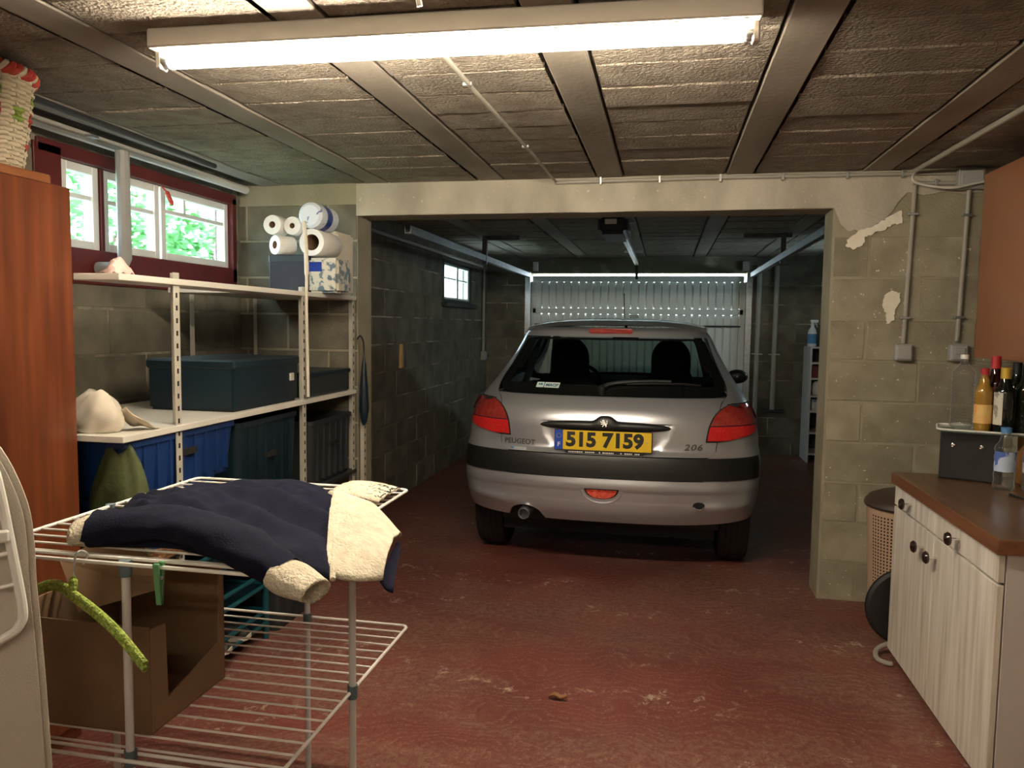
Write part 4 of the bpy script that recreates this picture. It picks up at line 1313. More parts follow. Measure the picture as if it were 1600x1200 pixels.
bx = thing('storage_box', 'charcoal box at the far right of the second shelf', 'box', (-1.91, 3.76, 1.006))
MB().box(-0.19, 0.19, -0.25, 0.25, 0, 0.11).build('body', M['dark_grey'], bx, bevel=0.01)
MB().box(-0.197, 0.197, -0.257, 0.257, 0.10, 0.125).build('lid', M['dark_teal'], bx, bevel=0.006)
soft_bag('green_bag', 'olive green plastic bag beside the wardrobe under the second shelf', 'bag', (-1.76, 2.215, 0.556), 0.13, 0.045, 0.40, 'olive', 9)
t = thing('wicker_tray', 'brown wicker tray on the third shelf behind the clothes airer', 'tray', (-1.84, 2.36, 0.556))
mb = MB()
for k in range(4):
    P_ = [(x, y, 0.008 + 0.011 * k) for x, y in rrect(0.17, 0.085, 0.03, 6)]
    mb.tube(P_, 0.0065, 6, closed=True)
mb.build('weave', M['wicker'], t)
MB().prism(rrect(0.165, 0.082, 0.03, 6), 0.006).build('base', M['wicker'], t, smooth=False)
# umbrella hanging at the end of the shelf
t = thing('umbrella', 'dark folded umbrella hanging at the corner of the shelving', 'umbrella', (-1.642, 4.03, 0.95))
MB().lathe([(0.006, -0.14), (0.016, -0.12), (0.028, -0.05), (0.022, 0.08), (0.012, 0.20), (0.006, 0.24)], 14).build('canopy', M['dark_teal'], t)
MB().tube(bez([(0, 0, 0.23), (0, 0, 0.28), (0, -0.01, 0.33), (-0.015, -0.015, 0.36), (-0.035, -0.01, 0.34)], 6), 0.005, 8).build('handle', M['black_rubber'], t)

# teal tube rack on the floor
tk = thing('tube_rack', 'teal plastic tube rack with trays standing under the shelves', 'rack', (-1.85, 2.70, 0))
rx, ryy, rz_ = 0.17, 0.30, 0.50
for sx in (-1, 1):
    for sy in (-1, 1):
        MB().tube([(sx * rx, sy * ryy, 0), (sx * rx, sy * ryy, rz_)], 0.014, 10).build('post', M['teal'], tk)
for z in (0.10, 0.27, 0.46):
    mb = MB()
    for dz in (0, 0.055):
        mb.tube([(x, y, z + dz - 0.03) for x, y in rrect(rx + 0.005, ryy + 0.005, 0.03, 3)], 0.009, 8, closed=True)
    tr_ = mb.build('tray_rim', M['teal'], tk)
    MB().box(-rx, rx, -ryy, ryy, z - 0.035, z - 0.03).build('tray_base', M['dark_teal'], tr_, smooth=False)
MB().tube([(rx + 0.005, -ryy, 0.30), (rx + 0.005, 0.05, 0.44)], 0.009, 8).build('strut', M['teal'], tk)


def shoe(label, loc, rz, m):
    t = thing('shoe', label, 'shoe', loc, rz, 'shoes on the teal rack')
    rows = []
    for i in range(13):
        u = i / 12
        y = -0.13 + 0.26 * u
        wv = 0.036 + 0.010 * math.sin(PI * u) if u < 0.98 else 0.02
        if u < 0.03 or u > 0.97:
            wv = 0.022
        h = lerp([(0, 0.075), (0.3, 0.085), (0.45, 0.07), (0.7, 0.05), (0.95, 0.035), (1, 0.02)], u)
        rows.append([(wv * math.cos(a), y, 0.014 + h * max(0, math.sin(a)) ** 0.8) for a in [PI * q / 10 for q in range(11)]])
    mb = MB().grid(rows)
    mb.f.append(tuple(range(11))); mb.f.append(tuple(12 * 11 + q for q in range(10, -1, -1)))
    mb.build('upper', m, t, angle=60)
    out = [(lerp([(0, .026), (.1, .036), (.5, .036), (.75, .047), (.95, .036), (1, .02)], q / 12), -0.135 + 0.27 * q / 12) for q in range(13)]
    poly = out + [(-a, b) for a, b in reversed(out)]
    MB().prism(poly, 0.016).build('sole', M['cream_cloth'], t, smooth=False)
    return t


shoe('black shoe on the lowest teal tray nearest the cardboard box', (-1.79, 2.52, 0.071), 0.3 - PI / 2, M['black_rubber'])
shoe('black shoe in the middle of the lowest teal tray', (-1.79, 2.66, 0.071), 0.2 - PI / 2, M['dark_grey'])
shoe('black shoe at the far end of the lowest teal tray', (-1.79, 2.81, 0.071), 0.1 - PI / 2, M['black_rubber'])
dk = crate('storage_bin', 'small dark green bin on the floor right of the teal rack', (-1.80, 3.24, 0.0), 0.30, 0.36, 0.26, M['dark_grey'], cat='bin')

# ---- clothes airer
AX0, AX1, AY0, AY1, AZ, AL = -1.395, -0.718, 1.305, 2.095, 0.90, 0.495
ai = thing('clothes_airer', 'white wire clothes airer in front of the wardrobe', 'clothes airer', (-1.05, 1.70, 0))
ox, oy = -1.05, 1.70


def LP(x, y, z):
    return (x - ox, y - oy, z)


postxy = ((-1.04, AY0 + 0.012), (AX1 + 0.003, 1.68), (-1.03, AY1 - 0.012), (AX0 - 0.002, 1.72))
for px, py in postxy:
    p = MB().tube([LP(px, py, 0.0), LP(px, py, AZ - 0.01)], 0.0085, 12).build('post', M['post_tube'], ai)
    for z in (AL, AZ - 0.012, 0.012):
        MB().lathe([(0.0125, -0.016), (0.0125, 0.016)], 14, LP(px, py, z)).build('connector', M['grey_plastic'], p)
for z, nm in ((AZ, 'top_tier'), (AL, 'lower_tier')):
    mb = MB()
    dip = 0.010
    c = 0.02

    def edge(a, b, pdip):
        """rail from a to b with a small kink at the post"""
        return a, b
    y_f, y_b = AY0, AY1
    mb.tube([LP(x_ + (AX0 + AX1) / 2, y_ + (AY0 + AY1) / 2, z) for x_, y_ in rrect((AX1 - AX0) / 2, (AY1 - AY0) / 2, 0.018, 4)], 0.0042, 8, closed=True)
    fr = mb.build('rail', M['white_wire'], ai)
    y = AY0 + 0.045
    k = 0
    while y < AY1 - 0.03:
        if abs(y - 1.70) > 0.02:
            MB().tube([LP(AX0, y, z), LP(AX1, y, z)], 0.0028, 6).build('wire', M['white_wire'], fr)
        y += 0.0465
        k += 1
    for yy in (AY0 + 0.022,):
        MB().tube([LP(AX0 + 0.01, yy, z + 0.004), LP(AX1 - 0.01, yy, z + 0.004)], 0.0036, 8).build('wire', M['white_wire'], fr)

# cardboard box on the lower tier
cb = thing('cardboard_box', 'open brown cardboard box with a raised flap on the airer', 'box', (-1.20, 1.535, AL + 0.003))
X0, X1, Y0, Y1, H = -0.145, 0.15, -0.14, 0.14, 0.265
tk_ = 0.004
MB().box(X0, X1, Y0, Y1, 0, tk_).build('bottom', M['cardboard'], cb, smooth=False)
MB().box(X0, X1, Y0, Y0 + tk_, tk_, 0.235).build('front_panel', M['cardboard'], cb, smooth=False)
MB().box(X0, X1, Y1 - tk_, Y1, tk_, 0.285).build('back_panel', M['cardboard'], cb, smooth=False)
MB().box(X0, X0 + tk_, Y0 + tk_, Y1 - tk_, tk_, 0.27).build('side_panel', M['cardboard'], cb, smooth=False)
mt = Matrix.Translation((X1 - tk_, 0, 0)) @ Matrix(((0, 0, 1, 0), (1, 0, 0, 0), (0, 1, 0, 0), (0, 0, 0, 1)))
MB().prism([(Y0 + tk_, tk_), (Y1 - tk_, tk_), (Y1 - tk_, 0.285), (Y1 - 0.02, 0.28), (Y1 - 0.022, 0.10), (Y0 + 0.06, 0.055), (Y0 + 0.055, 0.225), (Y0 + tk_, 0.23)], tk_, mt).build('side_panel', M['card_in'], cb, smooth=False)
mb = MB()
p = [(-0.14, -0.05, 0.33), (0.0, 0.015, 0.42), (0.095, -0.02, 0.275), (-0.065, -0.085, 0.23)]
fl = MB().grid([[p[0], p[1]], [p[3], p[2]]]).build('flap', M['card_in'], cb, smooth=False)
fl.modifiers.new('thick', 'SOLIDIFY').thickness = 0.004
MB().box(0.0, 0.12, -0.02, 0.10, tk_, 0.012).build('inner_sheet', M['card_in'], cb, smooth=False)

# green cord hanger
hg = thing('clothes_hanger', 'green cord covered clothes hanger hooked on the airer rail', 'hanger', (-1.128, 1.288, AZ + 0.012))
hk = bez([(0.004, 0.014, -0.018), (0.008, 0.022, 0.0), (0.002, 0.012, 0.010), (0.0, 0.0, 0.004), (0.0, -0.006, -0.02), (0.002, -0.01, -0.038)], 6)
MB().tube(hk, 0.0022, 8).build('hook', M['galv'], hg)
MB().tube(bez([(0.002, -0.01, -0.034), (0.003, -0.012, -0.05), (0.004, -0.014, -0.078)], 5), [0.004] * 3 + [0.008] * 5 + [0.006] * 3, 10).build('neck', M['green_cloth'], hg)
arm = bez([(-0.215, 0.10, -0.135), (-0.15, 0.07, -0.098), (-0.07, 0.03, -0.072), (0.004, -0.014, -0.072), (0.08, -0.045, -0.088), (0.15, -0.07, -0.115), (0.225, -0.10, -0.155)], 10)
nn = len(arm)
for dz, r_ in ((0.0055, 0.0065), (-0.0055, 0.0065)):
    MB().tube([p + Vector((0, 0, dz)) for p in arm], r_, 10).build('arm', M['green_cloth'], hg)

# clothes peg
pg = thing('clothes_peg', 'green plastic clothes peg clipped to the airer front rail', 'clothes peg', (-0.953, 1.300, AZ - 0.015))
for s, tlt in ((-1, 0.10), (1, -0.10)):
    MB().box(-0.006, 0.006, -0.004, 0.004, -0.058, 0.026, Matrix.Translation((0, s * 0.0062, 0)) @ Matrix.Rotation(tlt, 4, 'X')).build('jaw', M['green_plastic'], pg, bevel=0.0015)
MB().tube([(-0.007, 0, -0.004), (0.007, 0, -0.004)], 0.004, 8).build('spring', M['galv'], pg)

# navy fleece jacket drying on the airer
jk = thing('fleece_jacket', 'navy fleece jacket with cream fleece lining drying on the airer', 'jacket', (-1.0, 1.65, AZ))
jo = Vector((-1.0, 1.65, AZ))
top = bez([(-1.215, 1.475, 0), (-1.275, 1.60, 0), (-1.335, 1.74, 0), (-1.31, 1.84, 0), (-1.25, 1.95, 0), (-1.16, 2.01, 0), (-1.07, 2.05, 0), (-0.96, 2.01, 0), (-0.87, 1.925, 0)], 8)
bot = bez([(-1.155, 1.36, 0), (-1.06, 1.385, 0), (-0.97, 1.385, 0), (-0.88, 1.35, 0), (-0.80, 1.325, 0), (-0.74, 1.31, 0), (-0.70, 1.315, 0), (-0.66, 1.34, 0), (-0.625, 1.36, 0)], 8)
from mathutils import noise as NZ


def cloth(name, top, bot, m, parent, nv=34, thick=0.05, fold=0.018, seed=0.0, droop_y=None, base=0.0065, edge=0.0, droop_x=None, k=3.2, th=0.006):
    rows = []
    n = len(top)
    for i in range(n):
        row = []
        u = i / (n - 1)
        for j in range(nv + 1):
            v = j / nv
            p = top[i].lerp(bot[i], v)
            e = (math.sin(PI * v) ** 0.55) * (math.sin(PI * min(max(u, 0.0), 1.0) * 0.94 + 0.09) ** 0.4 if edge == 0 else 1)
            q = Vector((p.x * 2.2 + seed, p.y * 5.5 - p.x * 2.0, seed))
            wv = NZ.noise(q * k * 0.45) * 1.0 + 0.5 * NZ.noise(q * k * 1.1)
            rid = (1 - abs(NZ.noise(Vector((p.x * 2.0 + 3 + seed, (p.y + 0.55 * p.x) * 11.0, 0.3)))) * 2.6) + 0.4 * (1 - abs(NZ.noise(Vector((p.x * 7.0 + seed, (p.y - 0.3 * p.x) * 9.0, 1.7)))) * 2.5)
            z = base + th + e * (thick * (0.75 + 0.35 * wv) + fold * rid)
            if droop_y and p.y < droop_y:
                z -= (droop_y - p.y) * 0.55
            if droop_x and p.x > droop_x:
                z -= (p.x - droop_x) * 0.38
            row.append((p.x - jo.x, p.y - jo.y, z))
        rows.append(row)
    o = MB().grid(rows).build(name, m, parent, angle=180)
    md = o.modifiers.new('thick', 'SOLIDIFY'); md.thickness = th; md.offset = -1
    return o


cloth('body', top, bot, M['navy'], jk, thick=0.036, fold=0.030, droop_y=1.31, droop_x=-0.70)
# front sleeve
sl = bez([(-1.17, 1.40, AZ + 0.042), (-1.04, 1.43, AZ + 0.050), (-0.93, 1.405, AZ + 0.050), (-0.82, 1.35, AZ + 0.046), (-0.74, 1.31, AZ + 0.030), (-0.672, 1.286, AZ + 0.010)], 8)
rows = []
for i, p in enumerate(sl):
    u = i / (len(sl) - 1)
    d = (sl[min(i + 1, len(sl) - 1)] - sl[max(i - 1, 0)]).normalized()
    sd = Vector((0, 0, 1)).cross(d).normalized()
    wv = 0.075 - 0.036 * u
    hv = 0.036 - 0.004 * u
    row = []
    for q in range(24):
        a = 2 * PI * q / 24
        wob = 1 + 0.16 * NZ.noise(Vector((u * 5, math.cos(a) * 1.6, math.sin(a) * 1.6))) + 0.10 * (0.5 - abs(NZ.noise(Vector((u * 9 + math.cos(a) * 2.5, math.sin(a) * 3.0, 5.0)))) * 2)
        row.append(tuple(p + sd * math.cos(a) * wv * wob + Vector((0, 0, 1)) * (math.sin(a) * hv * wob) - jo))
    rows.append(row)
MB().grid(rows, closed=True).build('sleeve', M['navy'], jk, angle=180)


def cuff(name, a, b, w0, h0, w1, h1, m, parent):
    a, b = Vector(a), Vector(b)
    d = (b - a).normalized(); sd = Vector((0, 0, 1)).cross(d).normalized(); upv = d.cross(sd)
    rows = []
    for i in range(11):
        u = i / 10
        bul = 1 + 0.12 * math.sin(PI * u)
        row = []
        for q in range(24):
            an = 2 * PI * q / 24
            wob = 1 + 0.08 * NZ.noise(Vector((u * 3 + w0 * 50, math.cos(an) * 2, math.sin(an) * 2)))
            row.append(tuple(a.lerp(b, u) + sd * math.cos(an) * (w0 + (w1 - w0) * u) * bul * wob + upv * math.sin(an) * (h0 + (h1 - h0) * u) * bul * wob - jo))
        rows.append(row)
    ctr = b - jo
    rows.append([tuple(ctr + (Vector(p) - ctr) * 0.7 - d * 0.01) for p in rows[-1]])
    rows.append([tuple(ctr + (Vector(p) - ctr) * 0.4 - d * 0.03) for p in rows[-2]])
    return MB().grid(rows, closed=True).build(name, m, parent, angle=180)


cuff('cuff', (-0.690, 1.290, AZ + 0.012), (-0.605, 1.262, AZ - 0.006), 0.043, 0.030, 0.036, 0.020, M['sherpa'], jk)
cuff('cuff', (-1.165, 1.425, AZ + 0.034), (-1.222, 1.395, AZ + 0.028), 0.072, 0.030, 0.064, 0.024, M['sherpa'], jk)
# cream lining turned out at the hem
lt = bez([(-0.873, 1.93, 0), (-0.80, 1.885, 0), (-0.72, 1.82, 0), (-0.65, 1.755, 0), (-0.60, 1.705, 0)], 8)
lb = bez([(-0.645, 1.385, 0), (-0.62, 1.375, 0), (-0.60, 1.385, 0), (-0.575, 1.41, 0), (-0.55, 1.45, 0)], 8)
ln_ = cloth('lining', lt, lb, M['sherpa'], jk, thick=0.030, fold=0.016, seed=4.0, droop_x=-0.70, edge=1, base=0.010)
hem = [Vector((top[-1].x, top[-1].y, AZ + 0.018)).lerp(Vector((bot[-1].x, bot[-1].y, AZ - 0.016)), t_) for t_ in [q / 20 for q in range(21)]]
hem = [p + Vector((0.006, 0, 0.048 * math.sin(PI * q / 20) ** 0.55 * (1 - 0.3 * q / 20))) - jo for q, p in enumerate(hem)]
MB().tube(hem, 0.006, 8).build('hem_edge', M['sherpa'], jk)
# dark collar tip under the lining
lt2 = bez([(-0.605, 1.70, 0), (-0.585, 1.66, 0), (-0.575, 1.62, 0)], 6)
lb2 = bez([(-0.565, 1.47, 0), (-0.545, 1.45, 0), (-0.528, 1.45, 0)], 6)
cloth('hood_edge', lt2, lb2, M['navy'], jk, nv=14, thick=0.006, fold=0.006, seed=2.0, droop_x=-0.70, edge=1, base=-0.004)

# striped cloth behind the jacket
t = thing('mop_cloth', 'cream looped mop cloth with dark lines behind the fleece jacket', 'cloth', (-0.80, 2.0, AZ))
rows, lines = [], MB()
for i in range(13):
    u = i / 12
    rows.append([(-0.085 + 0.165 * u, -0.085 + 0.165 * j / 10 - 0.05 * u, 0.008 + 0.022 * math.sin(PI * (0.08 + 0.84 * u)) ** 0.5 * math.sin(PI * (j + 0.6) / 11.2) ** 0.5 + 0.003 * math.sin(j * 2.2)) for j in range(11)])
o = MB().grid(rows).build('pad', M['sherpa'], t, angle=180)
o.modifiers.new('thick', 'SOLIDIFY').thickness = 0.006
rr = random.Random(12)
for k in range(9):
    v = 0.06 + 0.10 * k
    P_ = []
    for q in range(40):
        u = q / 39
        i_, j_ = u * 12, v * 10
        base = rows[min(int(i_), 11)][min(int(round(j_ + 0.35 * math.sin(u * 30 + k))), 10)]
        P_.append((-0.085 + 0.165 * u, base[1] + 0.004 * math.sin(u * 40 + k * 2), base[2] + 0.0035))
    lines.tube(P_, 0.0022, 5)
lines.build('dark_stitching', M['dark_grey'], t)

# ---- ironing board standing at the left edge
ib = thing('ironing_board', 'ironing board standing upright at the left edge, grey padded cover', 'ironing board', (-1.035, 1.09, 0), 0.72)
BW = 0.66
out = bez([(-0.30, 1.0, 0), (-0.13, 1.205, 0), (-0.035, 1.23, 0), (0.015, 1.20, 0)], 5)
edge = [(0.045, 1.20), (0.095, 1.15), (0.135, 1.07), (0.146, 1.0), (0.148, 0.93), (0.158, 0.8), (0.166, 0.65), (0.173, 0.5), (0.178, 0.3), (0.18, 0.02), (-0.20, 0.02)]
nose = [(-0.20, 1.03), (-0.16, 1.12), (-0.105, 1.185), (-0.055, 1.21), (-0.01, 1.208)]
out_ = [(p.x, p.y) for p in bez([(x, z, 0) for x, z in nose + edge[:-1]], 4)]
poly = [((x - 0.145) * BW, z) for x, z in out_ + [edge[-1]]]
m_ib = Matrix.Translation((0, 0.02, 0)) @ Matrix.Rotation(PI / 2, 4, 'X')
MB().prism(poly, 0.03, m_ib).build('board', M['board_cloth'], ib, bevel=0.010, seg=2)
mb = MB()
fx = -0.145 * BW + 0.026
fr = bez([(-0.16, -0.028, 1.10), (-0.10, -0.028, 1.165), (-0.04, -0.028, 1.16), (0.0, -0.028, 1.10)], 5)
P_ = [(fx + x, y, z) for x, y, z in [tuple(p) for p in fr]]
P_ = [(fx - 0.2, -0.024, 1.155)] + [(fx - 0.005, -0.024, 1.165), (fx + 0.025, -0.024, 1.145), (fx + 0.04, -0.024, 1.10), (fx + 0.062, -0.024, 0.99), (fx + 0.078, -0.024, 0.90), (fx + 0.070, -0.024, 0.873), (fx + 0.045, -0.024, 0.858), (fx - 0.03, -0.024, 0.838), (fx - 0.2, -0.024, 0.80)]
P_ = [(fx + (x_ - fx) * BW, y_, z_) for x_, y_, z_ in P_]
rail = MB().tube(bez(P_, 6), 0.0075, 10).build('rest_frame', M['white_wire'], ib)
for z0_, x1_ in ((1.105, 0.04), (1.055, 0.050), (0.998, 0.062), (0.945, 0.070)):
    MB().tube([(fx - 0.25, -0.026, z0_ - 0.035), (fx + x1_ * BW, -0.026, z0_)], 0.0032, 8).build('rest_wire', M['white_wire'], ib)
MB().box(fx - 0.05, fx + 0.038, -0.040, -0.030, 1.018, 1.038).build('clasp', M['white_wire'], ib, bevel=0.003)
mb = MB()
mb.tube([(fx - 0.02, -0.045, 1.028), (fx - 0.02, -0.03, 1.028)], 0.010, 10)
mb.build('clasp_pin', M['white_wire'], ib)
mb = MB(); mb.tube([(-0.10, 0.035, 0.95), (0.0, 0.06, 0.012)], 0.010, 8)
mb.build('leg', M['post_tube'], ib)
mb = MB(); mb.tube([(-0.06, 0.035, 0.95), (-0.2, 0.06, 0.012)], 0.010, 8)
mb.build('leg', M['post_tube'], ib)

# ================================================================== garage fittings
t = thing('door_opener', 'dark ceiling mounted garage door opener with small light window', 'door opener', (-0.37, 5.55, CZ))
MB().box(-0.10, 0.10, -0.30, 0.25, -0.15, -0.02).build('housing', M['dark_grey'], t, bevel=0.03, seg=3)
MB().box(-0.05, 0.03, -0.304, -0.298, -0.085, -0.05).build('light_window', M['spray'], t, bevel=0.004)
MB().box(0.02, 0.06, 0.25, 3.05, -0.10, -0.06).build('drive_rail', M['galv'], t, bevel=0.003)
for yy in (-0.2, 0.15, 2.4):
    MB().box(-0.06, 0.12, yy, yy + 0.02, -0.02, 0).build('ceiling_strap', M['galv'], t)
MB().bar((0.04, 3.0, -0.08), (0.04, 3.17, -0.24), 0.03, 0.012).build('door_arm', M['dark_metal'], t)
conduit('conduit', 'grey conduit down the garage left wall to a socket', [(GX0 + 0.024, 8.5, 2.0), (GX0 + 0.024, 8.5, 1.08)], 0.016, [])
t = thing('socket_box', 'grey socket at the foot of the garage wall conduit', 'socket', (GX0 + 0.006, 8.5, 1.03))
MB().box(0, 0.05, -0.05, 0.05, -0.05, 0.05).build('housing', M['grey_box'], t, bevel=0.005)
MB().box(0.05, 0.056, -0.04, 0.04, -0.04, 0.04).build('cover', M['grey_box'], t, bevel=0.003)
o = conduit('conduit', 'long grey conduit under the garage ceiling on the left', [(GX0 + 0.05, 4.4, 2.02), (GX0 + 0.05, 8.3, 2.02)], 0.014, [])
t = thing('ceiling_box', 'dark box at the top of the garage left wall near the opening', 'box', (GX0 + 0.006, 4.65, 1.98))
MB().box(0, 0.12, -0.09, 0.09, -0.08, 0.08).build('housing', M['dark_grey'], t, bevel=0.008)
MB().box(0.12, 0.126, -0.07, 0.07, -0.06, 0.06).build('cover', M['dark_grey'], t, bevel=0.003)
t = thing('wooden_wedge', 'small pale wooden wedge stuck in the garage left wall', 'wedge', (GX0 + 0.004, 5.76, 1.03))
MB().prism([(-0.026, 0), (0.026, 0), (0.022, 0.10), (0.010, 0.19), (-0.012, 0.19), (-0.022, 0.09)], 0.022, Matrix.Translation((0.001, 0, 0)) @ Matrix(((0, 0, 1, 0), (1, 0, 0, 0), (0, 1, 0, 0), (0, 0, 0, 1)))).build('wood', M['yellow_wood'], t, bevel=0.002)
for k, (px, z0_, z1_, lab) in enumerate(((1.16, 0.5, 2.05, 'grey vertical pipe on the garage back wall with a foot bracket'), (0.98, 0.1, 2.05, 'grey pipe beside the garage door rail on the back wall'))):
    c = conduit('drain_pipe', lab, [(px, GY - 0.04, z0_), (px, GY - 0.04, z1_)], 0.026, [(px, GY - 0.035, 1.1)], m='conduit')
    if k == 0:
        MB().box(-0.10, 0.12, -0.03, 0.03, -0.03, 0.0).build('foot_bracket', M['dark_grey'], c, bevel=0.004)
# narrow shelf in the back corner
ns = thing('narrow_shelf', 'narrow pale open shelf standing at the garage back wall', 'shelves', (1.60, 8.50, 0))
MB().box(-0.14, -0.12, -0.20, 0.20, 0, 1.18).build('side', M['carcass'], ns, bevel=0.002)
MB().box(0.36, 0.38, -0.20, 0.20, 0, 1.18).build('side', M['carcass'], ns, bevel=0.002)
MB().box(-0.12, 0.36, 0.19, 0.20, 0, 1.18).build('back', M['dark_grey'], ns, smooth=False)
for z in (0.08, 0.30, 0.52, 0.68, 0.86, 1.02, 1.18):
    MB().box(-0.14 if z > 1.1 else -0.12, 0.38 if z > 1.1 else 0.36, -0.20, 0.19, z, z + 0.018).build('shelf', M['carcass'], ns, bevel=0.002)
t = thing('spray_bottle', 'white spray bottle with blue label on top of the narrow shelf', 'bottle', (1.49, 8.42, 1.199))
MB().lathe([(0.04, 0), (0.045, 0.01), (0.045, 0.14), (0.036, 0.17), (0.018, 0.20), (0.015, 0.23)], 18).build('body', M['spray'], t)
MB().lathe([(0.0458, 0.03), (0.0458, 0.13)], 18, caps=False).build('label', M['spray_label'], t)
mb = MB(); mb.box(-0.02, 0.055, -0.014, 0.014, 0.245, 0.275); mb.box(-0.014, 0.014, -0.012, 0.012, 0.23, 0.245)
mb.bar((0.03, 0, 0.245), (0.05, 0, 0.20), 0.012, 0.008)
mb.build('trigger_head', M['spray'], t, bevel=0.004)
t = thing('can', 'dark can on the narrow shelf right of the spray bottle', 'can', (1.61, 8.42, 1.199))
MB().lathe([(0.05, 0), (0.05, 0.13), (0.045, 0.135)], 18).build('body', M['dark_grey'], t)
MB().lathe([(0.04, 0.135), (0.04, 0.16), (0.03, 0.165)], 18).build('lid', M['black'], t)
t = thing('kettle', 'white round pot on the middle board of the narrow shelf', 'pot', (1.57, 8.43, 0.699))
MB().lathe([(0.05, 0), (0.062, 0.02), (0.06, 0.09), (0.045, 0.13), (0.02, 0.14)], 20).build('body', M['spray'], t)
MB().tube(bez([(0.055, 0, 0.10), (0.09, 0, 0.09), (0.09, 0, 0.05), (0.058, 0, 0.04)], 5), 0.008, 8).build('handle', M['black'], t)
t = thing('tin_box', 'pale blue box on the narrow shelf below the white pot', 'box', (1.57, 8.43, 0.539))
MB().box(-0.07, 0.07, -0.10, 0.10, 0, 0.10).build('body', M['spray'], t, bevel=0.004)
MB().box(-0.072, 0.072, -0.102, 0.102, 0.088, 0.115).build('lid', M['label_blue'], t, bevel=0.004)
t = thing('red_box', 'dark red box on the upper board of the narrow shelf', 'box', (1.57, 8.43, 0.879))
MB().box(-0.08, 0.08, -0.10, 0.10, 0, 0.12).build('body', M['maroon'], t, bevel=0.004)
MB().box(-0.082, 0.082, -0.102, 0.102, 0.10, 0.125).build('lid', M['maroon'], t, bevel=0.004)

# ================================================================== the car
car = thing('car', 'silver hatchback car parked nose in, rear towards us with yellow plate', 'car', (-0.302, 4.07, 0))
yc = smooth_tab([(0.20, 0.16), (0.30, 0.085), (0.38, 0.035), (0.46, 0.012), (0.525, 0.0), (0.57, 0.006), (0.63, 0.010), (0.69, 0.022), (0.72, 0.045), (0.78, 0.050), (0.86, 0.055), (0.92, 0.075),
                 (0.965, 0.108), (1.0, 0.145), (1.05, 0.198), (1.15, 0.305), (1.25, 0.405), (1.31, 0.460), (1.335, 0.475), (1.355, 0.490), (1.375, 0.54)])
Wz = smooth_tab([(0.20, 0.74), (0.30, 0.790), (0.38, 0.818), (0.46, 0.832), (0.55, 0.842), (0.64, 0.845), (0.72, 0.836), (0.80, 0.830), (0.88, 0.815), (0.95, 0.785), (1.0, 0.755), (1.06, 0.715), (1.15, 0.662),
                 (1.25, 0.612), (1.31, 0.585), (1.35, 0.555), (1.38, 0.52)])
Dz = smooth_tab([(0.20, 0.30), (0.60, 0.36), (0.9, 0.40), (1.0, 0.42), (1.3, 0.40), (1.38, 0.3)])
GAPZ = 0.70


def ry_(x, z):
    W = Wz(z)
    u = min(abs(x) / W, 1.0)
    y = yc(z) + 0.05 * u * u + Dz(z) * (1 - max(0.0, 1 - u ** 3.0) ** (1 / 3.0))
    if 0.44 < z < 0.56:          # crease under the black strip
        y += 0.010 * (1 - math.exp(-((0.515 - z) / 0.012) ** 2)) * (1 if z < 0.515 else 0.0) * max(0.0, 1 - u ** 6) * min(1.0, (0.515 - z) / 0.02 if z < 0.515 else 0) * math.exp(-max(0, 0.515 - z) / 0.05)
    if z < 0.50 and u > 0.45:     # raised shoulder at each lower corner
        a = min((u - 0.45) / 0.4, 1.0)
        y -= 0.022 * a * a * (3 - 2 * a) * math.exp(-((z - (0.375 + 0.06 * u)) / 0.032) ** 2) * max(0.0, 1 - u ** 8)
    # number plate recess below the grip bar
    if 0.69 < z < 0.86 and abs(x) < 0.42:
        hw = lerp([(0.69, 0.24), (0.72, 0.29), (0.78, 0.335), (0.86, 0.355)], z)
        a = min(max((hw - abs(x)) / 0.035, 0), 1); c = min(max((z - 0.692) / 0.02, 0), 1)
        a = a * a * (3 - 2 * a); c = c * c * (3 - 2 * c)
        y += 0.011 * a * c
    return y


def patch(name, zs, xl, xr, m, parent, nc=28, off=0.0, depth=0.02, angle=30):
    """panel on the rear surface: rows at zs, from xl(z) to xr(z), stands off the surface by off, with a rim"""
    rows = []
    for z in zs:
        a, b = xl(z), xr(z)
        rows.append([(a + (b - a) * j / nc, ry_(a + (b - a) * j / nc, z) - off, z) for j in range(nc + 1)])
    mb = MB().grid(rows)
    # rim
    per = rows[0] + [r[-1] for r in rows[1:]] + rows[-1][::-1][1:] + [r[0] for r in rows[::-1][1:-1]]
    mb.grid([per, [(p[0] * 0.998, p[1] + depth, p[2]) for p in per]], closed=True)
    return mb.build(name, m, parent, angle=angle, fix=True)


def zr_(a, b, n):
    return [a + (b - a) * k / n for k in range(n + 1)]


# tailgate edge in x as a function of z
tg = smooth_tab([(0.69, 0.565), (0.72, 0.580), (0.80, 0.588), (0.90, 0.592), (0.97, 0.610), (1.0, 0.640), (1.06, 0.640), (1.15, 0.600), (1.25, 0.560), (1.31, 0.542), (1.37, 0.50)])


def tgc(z):
    w_ = tg(z)
    if z < 0.72:
        w_ -= 0.05 * (1 - math.sqrt(max(0, 1 - ((0.72 - z) / 0.03) ** 2))) if z > 0.69 else 0.05
    return w_


gl = smooth_tab([(1.0, 0.615), (1.03, 0.632), (1.06, 0.630), (1.15, 0.592), (1.25, 0.553), (1.29, 0.535), (1.312, 0.515)])


def glx(z):
    w_ = gl(z)
    if z < 1.03:
        w_ -= 0.06 * (1 - math.sqrt(max(0, 1 - ((1.03 - z) / 0.03) ** 2)))
    if z > 1.29:
        w_ -= 0.05 * (1 - math.sqrt(max(0, 1 - ((z - 1.29) / 0.022) ** 2)))
    return w_


